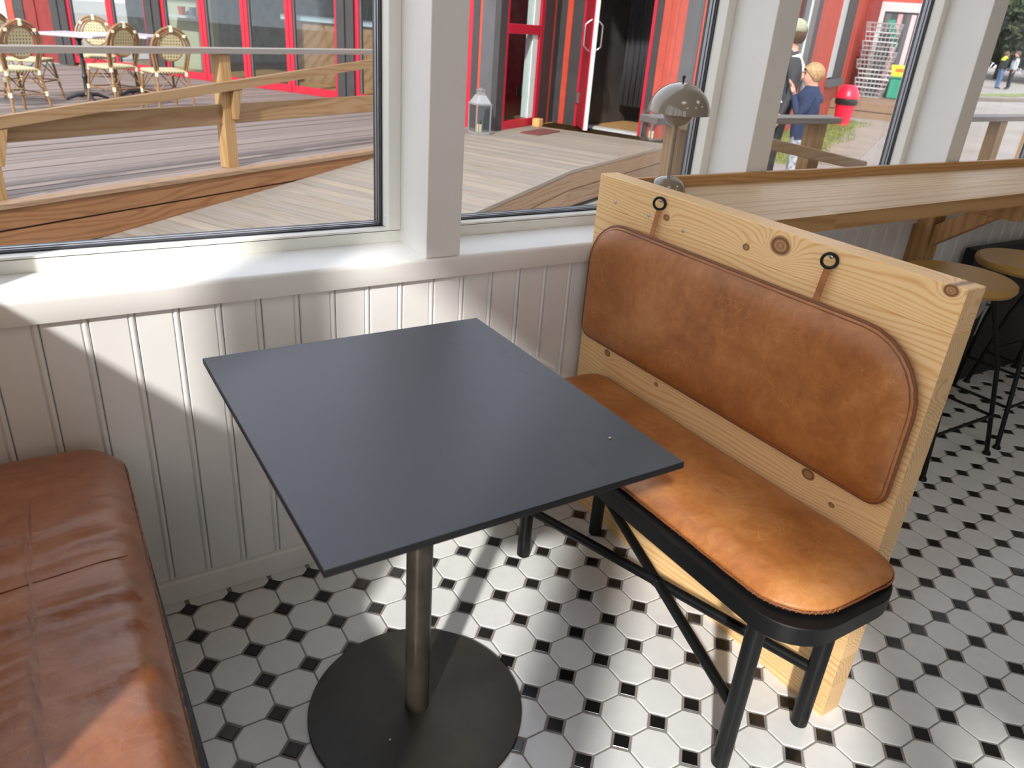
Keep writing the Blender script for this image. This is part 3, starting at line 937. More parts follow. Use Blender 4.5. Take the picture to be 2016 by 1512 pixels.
# stools at the counter
def make_stool(label):
    r = thing('bar_stool', (0, 0, 0), label, 'stool', 'stools at the window counter')
    SZ = .672
    obj('seat', MB().lathe([(0, SZ - .012), (.09, SZ - .010), (.15, SZ - .004), (.176, SZ - .001), (.186, SZ - .008), (.188, SZ - .022), (.180, SZ - .034), (.12, SZ - .036), (0, SZ - .036)], 0, 0, 0, 44), M['mustard'], r, smooth='auto')
    for a in (45, 135, 225, 315):
        ca, sa = math.cos(R(a)), math.sin(R(a))
        lg = obj('leg', MB().tube([(ca * .12, sa * .12, SZ - .036), (ca * .225, sa * .225, .35), (ca * .295, sa * .295, .012)], .0085, 12), M['black'], r, smooth='auto')
        obj('foot', MB().lathe([(0, 0), (.015, 0), (.015, .006), (.010, .014), (0, .014)], ca * .297, sa * .297, 0, 14), M['black'], lg, smooth='auto')
    for q in range(4):
        a, b = R(45 + 90 * q), R(135 + 90 * q)
        f_ = .295 - (.28 / .35) * .07
        rr = .225 + .07 * (.35 - .16) / .338
        obj('foot_bar', MB().tube([(math.cos(a) * rr, math.sin(a) * rr, .16), (math.cos(b) * rr, math.sin(b) * rr, .16)], .006, 10), M['black'], r, smooth='auto')
    return r
st0 = make_stool('round tan bar stool nearest to the pine backrest')
labs = ['round tan bar stool nearest to the pine backrest', 'second round tan bar stool from the backrest', 'third round tan bar stool from the backrest']
for i, (sx_, sy_) in enumerate(((2.57, -.262), (3.075, -.255), (3.60, -.255))):
    s_ = st0 if i == 0 else copy_tree(st0)
    s_.location = (sx_, sy_, 0)
    s_['label'] = labs[i]

# black crate with lettering under the counter
bx = thing('black_crate', (3.7, 0, 0), 'black crate with white painted letters under the counter behind the stools', 'crate')
mb = MB().box(3.15, -.018, 0.0, 4.2, .035, .638)
obj('board', mb, M['blackbox'], bx, bev=.004)
cu = bpy.data.curves.new('letters', 'FONT')
cu.body = 'Pi'
cu.size = .275
cu.offset = .007
cu.extrude = .0015
cu.shear = .12
to = bpy.data.objects.new('letters', cu)
COL.objects.link(to)
to.rotation_euler = (R(90), 0, 0)
bpy.context.view_layer.update()
me = bpy.data.meshes.new_from_object(to.evaluated_get(bpy.context.evaluated_depsgraph_get()))
bpy.data.objects.remove(to)
me.materials.append(M['lettering'])
lt = bpy.data.objects.new('lettering', me)
COL.objects.link(lt)
lt.parent = bx
lt.location = Vector((3.205, -.0205, .235)) - Vector(bx.location)
lt.rotation_euler = (R(90), 0, 0)

# ------------------------------------------------------------------ OUTDOORS: ground
ZG = -.30
structure(obj('ground', MB().box(-40, .36, ZG - .2, 130, 110, ZG).box(-40, -60, ZG - .2, 130, .30, ZG - .02), M['ground']))
DZ = .10
U = Vector((.8895, .4569, 0)); Wv = Vector((-.4569, .8895, 0)); OD = Vector((-.327, 4.049, 0))
def dp(s, w, z): return OD + U * s + Wv * w + Vector((0, 0, z))

def plank_obj(name, pts8, mat, parent, along):
    """plank whose local x (or y) axis runs along its own length so that the grain follows it"""
    c = sum((Vector(p) for p in pts8), Vector()) / 8
    a = Vector(along).normalized()
    ang = math.atan2(a.y, a.x)
    rot = Matrix.Rotation(-ang, 3, 'Z')
    me = bpy.data.meshes.new(name)
    me.from_pydata([tuple(rot @ (Vector(p) - c)) for p in pts8], [], [(0, 3, 2, 1), (4, 5, 6, 7), (0, 1, 5, 4), (1, 2, 6, 5), (2, 3, 7, 6), (3, 0, 4, 7)])
    me.materials.append(mat)
    bm = bmesh.new(); bm.from_mesh(me); bmesh.ops.recalc_face_normals(bm, faces=bm.faces); bm.to_mesh(me); bm.free()
    o = bpy.data.objects.new(name, me)
    COL.objects.link(o)
    o.parent = parent
    o.location = c - (wloc(parent) if parent else Vector())
    o.rotation_euler = (0, 0, ang)
    return o
def quad_plank(name, P4, th, mat, parent, along):
    """P4: top corners; thickness th downward"""
    dn = Vector((0, 0, -th))
    P4 = [Vector(p) for p in P4]
    return plank_obj(name, [p + dn for p in P4] + P4, mat, parent, along)

deck = thing('wooden_deck', tuple(dp(3, 2, 0)), 'weathered plank deck in front of the red restaurant', 'deck')
pw = .123
w0 = .115
i = 0
# planks of the upper deck run along the railing; farther ones are too thin to tell apart and are joined
while w0 < 8.6:
    s1 = 4.33 if w0 < .2 else 5.95
    s1 = 7.9 if w0 > 9 else 6.9
    s0 = -3.2
    dz = random.uniform(-.003, .003)
    quad_plank('plank', [dp(s0, w0, DZ + dz), dp(s1, w0, DZ + dz), dp(s1, w0 + pw - .011, DZ + dz), dp(s0, w0 + pw - .011, DZ + dz)], .03, M['deck'], deck, U)
    w0 += pw
# edge board and fascia along the ramp
quad_plank('edge_board', [dp(-3.2, -.012, DZ + .004), dp(4.3, -.012, DZ + .004), dp(4.3, .108, DZ + .004), dp(-3.2, .108, DZ + .004)], .03, M['fascia_pale'], deck, U)
for (z0, z1, sa, sb) in ((-.052, .070, -3.2, 4.2), (-.215, -.066, -3.2, 4.2)):
    cuts = [sa, random.uniform(.2, 1.0) + (2.35 if z0 > -.1 else 1.2), sb]
    for a, b in zip(cuts[:-1], cuts[1:]):
        plank_obj('fascia_board', [dp(a + .002, 0, z0), dp(b - .002, 0, z0), dp(b - .002, .03, z0), dp(a + .002, .03, z0), dp(a + .002, 0, z1), dp(b - .002, 0, z1), dp(b - .002, .03, z1), dp(a + .002, .03, z1)], M['fascia'], deck, U)
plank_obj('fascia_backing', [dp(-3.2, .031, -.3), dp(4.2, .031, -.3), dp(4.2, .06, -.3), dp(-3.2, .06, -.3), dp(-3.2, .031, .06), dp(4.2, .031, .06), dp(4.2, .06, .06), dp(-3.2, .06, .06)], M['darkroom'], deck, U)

ramp = thing('wooden_ramp', tuple(dp(2, -.9, -.1)), 'pale plank ramp rising past the windows to the landing by the open door', 'ramp')
rz = lambda s: min(DZ, -.270 + .0862 * s)
SJ = 4.29; WN = -1.79
s = -3.0
while s < SJ - .02:
    s2 = min(s + .118, SJ)
    quad_plank('plank', [dp(s, WN + .02, rz(s)), dp(s2 - .010, WN + .02, rz(s2 - .010)), dp(s2 - .010, -.006, rz(s2 - .010)), dp(s, -.006, rz(s))], .028, M['deck_ramp'], ramp, Wv)
    s += .118
while s < 7.40:
    quad_plank('landing_plank', [dp(s, WN + .02, DZ), dp(s + .108, WN + .02, DZ), dp(s + .108, .11 if s > 4.3 else -.006, DZ), dp(s, .11 if s > 4.3 else -.006, DZ)], .028, M['deck_ramp'], ramp, Wv)
    s += .118
# two boards closing the near side of ramp and landing
for (d0, d1) in ((-.028, -.185), (-.195, -.35)):
    for a, b in ((-3.0, 1.9), (1.902, SJ), (SJ + .002, 7.45)):
        za, zb = rz(a), rz(b)
        plank_obj('side_board', [dp(a, WN - .008, za + d1), dp(b, WN - .008, zb + d1), dp(b, WN + .018, zb + d1), dp(a, WN + .018, za + d1), dp(a, WN - .008, za + d0), dp(b, WN - .008, zb + d0), dp(b, WN + .018, zb + d0), dp(a, WN + .018, za + d0)], M['fascia_pale'], ramp, U)
for a, b in ((-3.0, SJ), (SJ, 7.45)):
    quad_plank('edge_strip', [dp(a, WN - .012, rz(a) + .002), dp(b, WN - .012, rz(b) + .002), dp(b, WN + .018, rz(b) + .002), dp(a, WN + .018, rz(a) + .002)], .03, M['deck_ramp'], ramp, U)

# deck railing with its ramp handrail
rl = thing('deck_railing', tuple(dp(2, .1, DZ)), 'pine deck railing with a sloping handrail above the ramp', 'railing')
WP = .155
for sp in (-1.66, .06, 1.90, 4.1):
    mb = MB().fbox((dp(sp, WP, 0), U, Wv), -.052, .052, -.045, .053, DZ, .965)
    obj('post', mb, M['rail_v'], rl, bev=.004)
def lrail(name, s0, s1, w0_, w1_, z0, z1, mat, slope=0.0):
    plank_obj(name, [dp(s0, w0_, z0), dp(s1, w0_, z0 + slope * (s1 - s0)), dp(s1, w1_, z0 + slope * (s1 - s0)), dp(s0, w1_, z0), dp(s0, w0_, z1), dp(s1, w0_, z1 + slope * (s1 - s0)), dp(s1, w1_, z1 + slope * (s1 - s0)), dp(s0, w1_, z1)], mat, rl, U)
lrail('top_rail', -1.8, 4.25, WP - .07, WP + .075, .966, 1.004, M['rail_grey'])
for a, b in ((-1.6, .008), (.112, 1.85), (1.95, 4.05)):
    lrail('middle_rail', a, b, WP - .015, WP + .02, .445, .592, M['rail'])
lrail('ramp_handrail', -1.7, 4.3, WP - .095, WP - .046, .375, .443, M['rail'], .0908)
for sp in (.06, 1.90):
    zt = .375 + .0908 * (sp + 1.7)
    mb = MB().prism([dp(sp + .02, WP - .09, zt - .22), dp(sp + .052, WP - .09, zt - .22), dp(sp + .115, WP - .09, zt + .005), dp(sp + .02, WP - .09, zt)], (0, 0, 0), tuple(Wv * .045))
    obj('handrail_block', mb, M['rail_v'], rl, bev=.003)

# ------------------------------------------------------------------ red restaurant across the deck
LA = Vector((.5136, -.8580, 0)); LN = Vector((-.8580, -.5136, 0)); LO = Vector((2.565, 12.463, 0))
FLr = (LO, LA, LN)
rest = thing('restaurant_building', tuple(LO + Vector((0, 0, DZ))), 'red and dark grey clad restaurant with folding glass doors across the deck', 'building')
HB = 3.1
def rb(name, F, t0, t1, n0, n1, z0, z1, mat, bev=0.0):
    return obj(name, MB().fbox(F, t0, t1, n0, n1, z0, z1), mat, rest, bev=bev)
rb('cladding_board', FLr, -6.6, -4.76, 0, .03, .05, HB, M['redclad_dark'])
rb('cladding_strip', FLr, -4.76, -4.58, .0, .05, .05, HB, M['redclad'])
rb('corner_board', FLr, -4.58, -4.30, 0, .045, .05, HB, M['greyclad'])
for a, b, q in ((-4.30, -4.08, .03), (-4.08, -3.95, .045), (-3.95, -3.82, .03), (-3.82, -3.49, .04)):
    rb('cladding_board', FLr, a + .004, b - .004, 0, q, .05, HB, M['redclad_dark'])
for a, b in ((-3.49, -3.09), (-1.08, -.735), (2.885, 3.18)):
    rb('dark_board', FLr, a, (a + b) / 2 - .004, -.1, .07, .05, HB, M['greyclad'])
    rb('dark_board', FLr, (a + b) / 2 + .004, b, -.1, .055, .05, HB, M['greyclad'])
def leaf(F, t0, t1, z0=.1, z1=2.3, mat=None, mid=None, st=.072, br=.11):
    mat = mat or M['red']
    mb = MB()
    mb.fbox(F, t0, t0 + st, -.03, .025, z0, z1).fbox(F, t1 - st, t1, -.03, .025, z0, z1)
    mb.fbox(F, t0 + st, t1 - st, -.03, .025, z0, z0 + br).fbox(F, t0 + st, t1 - st, -.03, .025, z1 - .1, z1)
    if mid: mb.fbox(F, t0 + st, t1 - st, -.03, .025, mid[0], mid[1])
    o = obj('door_leaf', mb, mat, rest, bev=.004)
    obj('pane', MB().fbox(F, t0 + st, t1 - st, -.006, 0, z0 + br, z1 - .1), M['glass_far'], o)
    obj('grey_bead', MB().fbox(F, t0 + st, t0 + st + .035, -.03, .008, z0 + br, z1 - .1), M['greyclad2'], o)
    return o
for a, b in ((-3.09, -2.0), (-1.995, -1.08), (-.735, .172), (.178, 1.068), (1.074, 1.954), (1.960, 2.885), (3.18, 4.20)):
    leaf(FLr, a, b)
rb('wall_pier', FLr, 4.20, 4.62, -.2, .03, .05, HB, M['greyclad'])
rb('fascia_above_doors', FLr, -3.49, 4.62, -.12, .03, 2.3, HB, M['redclad'])
for hx in (-.28, 1.07, 2.93, 3.3):
    pass
# porch bay in front: dark corner pillar, side wall with red window, then the door wall
pc = Vector((4.8066, 6.8711, 0)); pr_ = Vector((4.9797, 6.9044, 0)); co = Vector((6.2258, 7.5968, 0))
FB_ = (pc, -LA, LN)                    # left from the pillar corner
rb('corner_post', FB_, .0, .172, -.25, .0, .05, HB, M['greyclad2'])
rb('cladding_strip', FB_, .172, .202, -.2, .0, .05, HB, M['redclad'])
rb('dark_board', FB_, .206, .296, -.2, -.0, .05, HB, M['greyclad'])
rb('door_frame', FB_, .298, .36, -.2, -.01, .05, HB, M['red'])
rb('bay_wall', FB_, .36, 1.35, -.2, -.02, .05, HB, M['greyclad'])
ra = (co - pr_).normalized(); rn = Vector((ra.y, -ra.x, 0))
FRt = (pr_, ra, rn)
LR = (co - pr_).length
rb('corner_post', FRt, -.165, .0, -.1, .02, .05, HB, M['greyclad'])
o = obj('window_frame', MB().fbox(FRt, .0, .05, -.04, .02, .10, 2.4).fbox(FRt, .86, .95, -.04, .02, .10, 2.4).fbox(FRt, .05, .86, -.04, .02, .10, .20).fbox(FRt, .05, .86, -.04, .02, 1.20, 1.31).fbox(FRt, .05, .86, -.04, .02, 2.3, 2.4), M['red'], rest, bev=.004)
obj('pane', MB().fbox(FRt, .05, .70, -.02, -.014, .20, 1.20).fbox(FRt, .05, .70, -.02, -.014, 1.31, 2.3), M['glass_far'], o)
rb('pale_jamb', FRt, .70, .84, -.10, -.0, .20, 2.3, M['mintwhite'])
rb('dark_board', FRt, .952, 1.20, -.1, .02, .05, HB, M['greyclad'])
rb('cladding_strip', FRt, 1.205, 1.275, -.1, .01, .05, HB, M['redclad'])
rb('dark_board', FRt, 1.28, LR, -.1, .015, .05, HB, M['greyclad'])
da = Vector((.372, -.928, 0)); dn_ = Vector((-.928, -.372, 0))
FD = (co, da, dn_)
rb('dark_board', FD, 0, .115, -.1, .01, .05, HB, M['greyclad'])
rb('cladding_strip', FD, .12, .205, -.1, .02, .05, HB, M['redclad'])
rb('dark_board', FD, .21, .375, -.1, .012, .05, HB, M['greyclad'])
rb('door_frame', FD, .378, .455, -.14, .02, .08, 2.3, M['red'])
rb('door_frame', FD, 1.365, 1.41, -.14, .02, .08, 2.3, M['red'])
rb('door_head', FD, .378, 1.41, -.14, .02, 2.3, HB, M['redclad'])
rb('door_sill', FD, .455, 1.365, -.14, .03, .075, .125, M['whitewood'])
rb('dark_board', FD, 1.413, 1.495, -.1, .015, .05, HB, M['greyclad'])
for a, b in ((1.498, 1.60), (1.604, 1.705), (1.709, 1.808)):
    rb('cladding_board', FD, a, b, -.1, .012, .05, HB, M['redclad'])
rb('dark_board', FD, 1.812, 2.015, -.1, .02, .05, HB, M['greyclad2'])
for a, b in ((2.018, 2.14), (2.144, 2.27)):
    rb('cladding_board', FD, a, b, -.1, .012, .05, HB, M['redclad'])
# the open door leaf
hg = co + da * .455 + dn_ * .03
oe = Vector((6.085, 6.62, 0))
oa = (oe - hg).normalized(); on = Vector((-oa.y, oa.x, 0))
if on.dot(CAM - hg) < 0: on = -on
FO = (hg, oa, on)
ol = (oe - hg).length
odr = obj('open_door', MB().fbox(FO, 0, ol - .002, .0, .034, .13, 2.25), M['red'], rest, bev=.003)
obj('inner_face', MB().fbox(FO, 0, ol, -.03, -.001, .13, 2.25), M['whitewood'], odr, bev=.002)
obj('edge_strip', MB().fbox(FO, ol, ol + .006, -.030, .022, .13, 2.25), M['whitewood'], odr)
for sgn, nm in ((1, .034), (-1, -.03)):
    n1 = nm + sgn * .0
    pts = []
    tt = ol - .10
    base = hg + oa * tt
    for q in range(13):
        f = q / 12
        bow = .075 * min(1, math.sin(math.pi * f) * 2.2)
        pts.append(base + on * (n1 + sgn * bow) + Vector((0, 0, 1.06 + .36 * f)))
    obj('handle', MB().tube(pts, .011, 10), M['steel'], odr, smooth='auto')
for zz in (.40,):
    mb = MB().fbox((hg, da, dn_), -.06, -.02, .0, .02, zz, zz + .14).fbox(FO, .03, .075, .034, .05, zz, zz + .14).fbox((hg, da, dn_), -.02, .03, .005, .03, zz + .045, zz + .095)
    obj('hinge', mb, M['steel'], odr, bev=.003)
# inside: floor, back walls, curtain, bar
rb('inner_floor', FLr, -3.6, 8.2, -3.9, -.03, .02, .10, M['intfloor'])
rb('inner_back_wall', FLr, -6.4, 8.2, -3.9, -3.75, .1, HB, M['stone'])
rb('end_wall', FLr, 8.1, 8.25, -3.9, -.75, .05, HB, M['redclad'])
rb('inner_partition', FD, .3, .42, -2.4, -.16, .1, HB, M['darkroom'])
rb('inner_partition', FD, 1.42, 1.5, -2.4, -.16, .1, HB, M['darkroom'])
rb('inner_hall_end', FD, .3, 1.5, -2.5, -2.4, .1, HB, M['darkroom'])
rb('roof', FLr, -7, 8.4, -4, .3, HB, HB + .15, M['roofing'])
rb('porch_roof', FLr, 4.5, 8.4, .3, 1.1, HB, HB + .15, M['roofing'])
mb = MB()
npt = 40
for q in range(npt):
    t = .46 + .62 * q / (npt - 1)
    t2 = .46 + .62 * (q + 1) / (npt - 1)
    n = -1.05 + .03 * math.sin(q * 1.3); n2 = -1.05 + .03 * math.sin((q + 1) * 1.3)
    O_, a_, b_ = FD
    P_ = lambda t, n, z: O_ + a_ * t + b_ * n + Vector((0, 0, z))
    mb.add([P_(t, n, .34), P_(t2, n2, .34), P_(t2, n2, 2.2), P_(t, n, 2.2), P_(t, n - .01, .34), P_(t2, n2 - .01, .34), P_(t2, n2 - .01, 2.2), P_(t, n - .01, 2.2)], [(0, 1, 2, 3), (7, 6, 5, 4), (0, 4, 5, 1), (3, 2, 6, 7)])
tag(obj('dark_curtain', mb, M['charcoal'], smooth=True, at=tuple(FD[0] + FD[1] * .77 + FD[2] * -1.05)), 'dark curtain hanging inside the open doorway', 'curtain')
bar = thing('bar_counter', tuple(LO + LA * 2.3 - LN * 1.6 + Vector((0, 0, .1))), 'wooden bar counter with pale blue top behind the folding doors', 'counter')
obj('front', MB().fbox(FLr, .45, 4.2, -1.9, -1.55, .1, 1.07), M['barwood'], bar)
obj('top', MB().fbox(FLr, .40, 4.25, -2.0, -1.48, 1.07, 1.16), M['bartop'], bar, bev=.01)
sh = thing('wall_shelf', tuple(LO - LA * 1.5 - LN * 1.2 + Vector((0, 0, .95))), 'white wall shelf with pots inside the left folding door', 'shelf')
obj('board', MB().fbox(FLr, -1.95, -1.15, -1.35, -1.05, .96, 1.0), M['whitewood'], sh)
obj('back_panel', MB().fbox(FLr, -2.2, -1.1, -1.5, -1.36, .1, 2.3), plain('sage_panel', (.42, .43, .30), .7), sh)
for i, (pt, mt) in enumerate(((-1.66, M['redclad']), (-1.38, M['whitewood']))):
    b_ = obj('flower_pot', MB().lathe([(0, 0), (.05, 0), (.07, .14), (.062, .14), (.055, .12), (0, .12)], 0, 0, 0, 16), mt, smooth='auto')
    b_.location = LO + LA * pt - LN * 1.2 + Vector((0, 0, 1.0))
    tag(b_, ('terracotta pot on the white shelf inside the doors', 'white pot on the white shelf inside the doors')[i], 'pot')
sg = thing('white_board_sign', tuple(LO - LA * 5.4 + LN * .05 + Vector((0, 0, .66))), 'plain white board fixed to the dark red wall left of the bistro chairs', 'sign')
obj('board', MB().fbox(FLr, -6.3, -4.79, .031, .055, .66, 1.9), M['whitewood'], sg, bev=.004)

# things on the deck
def lantern(loc, sc_, label, zincm, clear):
    r = thing('lantern', loc, label, 'lantern')
    x, y, z = loc
    a = .085 * sc_; hgt = .30 * sc_
    obj('base', MB().box(x - a, y - a, z, x + a, y + a, z + .03), zincm, r, bev=.003)
    for sx_ in (-1, 1):
        for sy_ in (-1, 1):
            obj('corner_bar', MB().box(x + sx_ * a - .006, y + sy_ * a - .006, z + .03, x + sx_ * a + .006, y + sy_ * a + .006, z + hgt), zincm, r)
    for F_ in ((-a, -a, a, -a), (a, -a, a, a), (a, a, -a, a), (-a, a, -a, -a)):
        x0, y0, x1, y1 = F_
        obj('glass_side', MB().box(min(x + x0, x + x1) - .001, min(y + y0, y + y1) - .001, z + .035, max(x + x0, x + x1) + .001, max(y + y0, y + y1) + .001, z + hgt - .006), M['glass_far'] if not clear else M['glass'], r)
    obj('rim', MB().box(x - a - .012, y - a - .012, z + hgt, x + a + .012, y + a + .012, z + hgt + .016), zincm, r, bev=.002)
    if not clear:
        mb = MB()
        b0, b1 = a + .004, a * .5
        z0, z1 = z + hgt + .016, z + hgt + .11
        mb.hexa([(x - b0, y - b0, z0), (x + b0, y - b0, z0), (x + b0, y + b0, z0), (x - b0, y + b0, z0), (x - b1, y - b1, z1), (x + b1, y - b1, z1), (x + b1, y + b1, z1), (x - b1, y + b1, z1)])
        obj('roof', mb, zincm, r, bev=.003)
        obj('chimney', MB().box(x - b1 * .8, y - b1 * .8, z1, x + b1 * .8, y + b1 * .8, z1 + .05), zincm, r)
        obj('cap', MB().lathe([(.001, .02), (.06, .0), (.06, -.006), (0, -.006)], x, y, z1 + .055, 16), zincm, r)
    obj('candle', MB().lathe([(0, .03), (.032, .03), (.032, .11), (0, .112)], x, y, z, 16), M['wax'], r, smooth='auto')
    return r
lantern((4.52, 6.62, DZ), 1.1, 'old zinc lantern with peaked roof beside the dark corner pillar', M['zinc'], False)
lantern((6.66, 5.99, DZ), 1.15, 'square clear glass lantern on the landing right of the open door', M['steel'], True)
mt = obj('door_mat', MB().fbox((Vector((5.42, 6.70, 0)), ra, rn), -.28, .30, -.10, .16, DZ + .001, DZ + .014), M['mat'], bev=.003, at=(5.42, 6.70, DZ))
tag(mt, 'dark red door mat on the landing below the red window', 'mat')
wb_ = obj('wood_block', MB().fbox((Vector((5.72, 7.18, 0)), ra, rn), -.06, .06, -.05, .05, DZ, DZ + .10), M['woodblock'], bev=.006, at=(5.72, 7.18, DZ))
tag(wb_, 'small yellow wood block on the landing against the red window frame', 'block')

# bistro chairs and tables
def make_chair():
    r = thing('bistro_chair', (0, 0, 0), 'x', 'chair', 'rattan bistro chairs on the deck')
    SW, SD, SH = .21, .20, .455
    # seat with woven top
    pts = rrect(-SW, SW, -SD, SD, (.07, .07, .05, .05), 0, 5, (3, 3))
    obj('seat', MB().prism([(a, b, SH - .035) for a, b in pts], (0, 0, 0), (0, 0, .035)), M['weave'], r, bev=.008)
    # backrest: arch of bamboo from the rear legs; back is at +y
    def arch(w, zt, z0, r_, nm, par, lean, mat=M['rattan'], y0=.185):
        pts = []
        for q in range(25):
            th = math.pi * q / 24
            x = -w * math.cos(th)
            z = zt - w * 1.06 * (1 - math.sin(th))
            pts.append((x, y0 + (z - SH) * lean, z))
        pts = [(-w * .80, y0 + (z0 - SH) * lean, z0)] + pts + [(w * .80, y0 + (z0 - SH) * lean, z0)]
        return obj(nm, MB().tube(pts, r_, 8), mat, par, smooth='auto')
    arch(.222, .905, SH - .01, .0155, 'back_hoop', r, .20)
    arch(.188, .872, SH - .01, .0115, 'inner_hoop', r, .20)
    # woven oval with rim
    cz, rx, rz_ = .705, .142, .150
    yy = lambda z: .187 + (z - SH) * .20
    ov = [(rx * math.cos(2 * math.pi * q / 28), yy(cz + rz_ * math.sin(2 * math.pi * q / 28)), cz + rz_ * math.sin(2 * math.pi * q / 28)) for q in range(28)]
    obj('oval_rim', MB().tube(ov, .012, 8, closed=True), M['rattan'], r, smooth='auto')
    mb = MB().prism(ov, (0, -.004, 0), (0, .004, 0))
    obj('woven_back', mb, M['weave'], r)
    for (x, z) in ((0, .893), (-.150, .82), (.150, .82)):
        obj('cream_wrap', MB().box(x - .017, yy(z) - .020, z - (.035 if x == 0 else .016), x + .017, yy(z) + .020, z + (.030 if x == 0 else .016)), M['cream'], r, bev=.004)
    for x, y in ((-1, -1), (1, -1), (-1, 1), (1, 1)):
        tx, ty = x * .17, (y * .165 if y < 0 else .185)
        bxx, by = x * .215, (-.215 if y < 0 else .255)
        lg = obj('leg', MB().tube([(bxx, by, 0), (tx, ty, SH - .01)], .0135, 9), M['rattan'], r, smooth='auto')
        f = .62
        for f in (.47, .93):
            c_ = Vector((bxx, by, 0)).lerp(Vector((tx, ty, SH - .01)), f)
            obj('cream_wrap', MB().tube([c_ - Vector((0, 0, .022)), c_ + Vector((0, 0, .022))], .019, 8), M['cream'], lg, smooth='auto')
    L4 = [(-.193, -.19, .21), (.193, -.19, .21), (.197, .222, .21), (-.197, .222, .21)]
    for q in range(4):
        a, b = Vector(L4[q]), Vector(L4[(q + 1) % 4])
        obj('stretcher', MB().tube([a, b], .0085, 7), M['rattan'], r, smooth='auto')
        m_ = (a + b) / 2 + Vector((0, 0, .19))
        obj('curved_brace', MB().tube([a.lerp(m_, .0), a.lerp(b, .25) + Vector((0, 0, .12)), m_ + Vector((0, 0, .02)), a.lerp(b, .75) + Vector((0, 0, .12)), b], .006, 6), M['rattan'], r, smooth='auto')
    return r
ch0 = make_chair()
chairs = [((-.10, 8.30), R(212), 'rattan bistro chair nearest to the white board, seen from behind'),
          ((.92, 9.02), R(214), 'rattan bistro chair in the middle seen from behind, its seat turned left'),
          ((1.42, 8.62), R(196), 'rattan bistro chair right of the tables against the red doors'),
          ((.12, 9.62), R(62), 'rattan bistro chair facing forward beside the pale table edge'),
          ((.92, 10.45), R(-6), 'rattan bistro chair farthest back behind the pale table')]
for i, ((x, y), a, lab) in enumerate(chairs):
    c_ = ch0 if i == 0 else copy_tree(ch0)
    c_.location = (x, y, DZ)
    c_.rotation_euler = (0, 0, a)
    c_['label'] = lab
def make_btable():
    r = thing('bistro_table', (0, 0, 0), 'x', 'table', 'bistro tables on the deck')
    obj('tabletop', MB().box(-.36, -.36, .715, .36, .36, .745), M['tabletop_white'], r, bev=.012, seg=2)
    obj('column', MB().lathe([(0, .715), (.05, .715), (.05, .69), (.022, .66), (.022, .30), (.035, .27), (.026, .24), (.030, .10), (.05, .06), (0, .06)], 0, 0, 0, 18), M['iron'], r, smooth='auto')
    for q in range(4):
        a = R(45 + 90 * q)
        obj('foot', MB().tube([(0, 0, .07), (math.cos(a) * .12, math.sin(a) * .12, .06), (math.cos(a) * .24, math.sin(a) * .24, .014)], [.026, .022, .014], 8), M['iron'], r, smooth='auto')
    return r
t0 = make_btable()
for i, ((x, y), a, lab) in enumerate((((.66, 9.55), R(57), 'pale topped bistro table on a black column between the chairs'), ((1.30, 10.02), R(57), 'second pale topped bistro table behind the middle chair'), ((-.75, 8.65), R(57), 'bistro table mostly cut off at the left edge of the deck'))):
    t_ = t0 if i == 0 else copy_tree(t0)
    t_.location = (x, y, DZ); t_.rotation_euler = (0, 0, a)
    t_['label'] = lab

# ------------------------------------------------------------------ right: roadside railing, red shop, people
rr = thing('roadside_railing', (5.2, 2.0, ZG), 'greyed timber railing with sloping handrail beside the landing and street', 'railing')
for (x, y) in ((3.24, 1.95), (4.62, 2.03), (7.15, 2.10), (9.6, 2.2)):
    obj('post', MB().box(x - .06, y - .05, ZG, x + .06, y + .05, .862), M['rail_v'], rr, bev=.005)
obj('top_rail', MB().hexa([(3.05, 1.93, .864), (4.76, 1.93, .864), (4.76, 2.09, .864), (3.05, 2.09, .864), (3.05, 1.93, .905), (4.76, 1.93, .905), (4.76, 2.09, .905), (3.05, 2.09, .905)]), M['rail_grey'], rr, bev=.004)
obj('top_rail', MB().hexa([(6.3, 2.0, .864), (10.5, 2.16, .864), (10.5, 2.32, .864), (6.3, 2.16, .864), (6.3, 2.0, .905), (10.5, 2.16, .905), (10.5, 2.32, .905), (6.3, 2.16, .905)]), M['rail_grey'], rr, bev=.004)
def slope_pts(x0, x1, y0, y1, z0, z1, th):
    return [(x0, y0, z0 - th), (x1, y0, z1 - th), (x1, y1, z1 - th), (x0, y1, z0 - th), (x0, y0, z0), (x1, y0, z1), (x1, y1, z1), (x0, y1, z0)]
obj('sloping_handrail', MB().hexa(slope_pts(3.2, 4.98, 1.80, 1.95, .915, .625, .07)), M['rail'], rr, bev=.004)
r2 = thing('street_railing', (9.5, 4.2, ZG), 'grey topped timber railing farther out by the street', 'railing')
for x in (9.25, 11.4):
    obj('post', MB().box(x - .06, 3.75, ZG, x + .06, 3.87, .86), M['rail_v'], r2, bev=.005)
obj('top_rail', MB().box(9.0, 3.72, .86, 13.5, 3.90, .905), M['rail_grey'], r2, bev=.004)

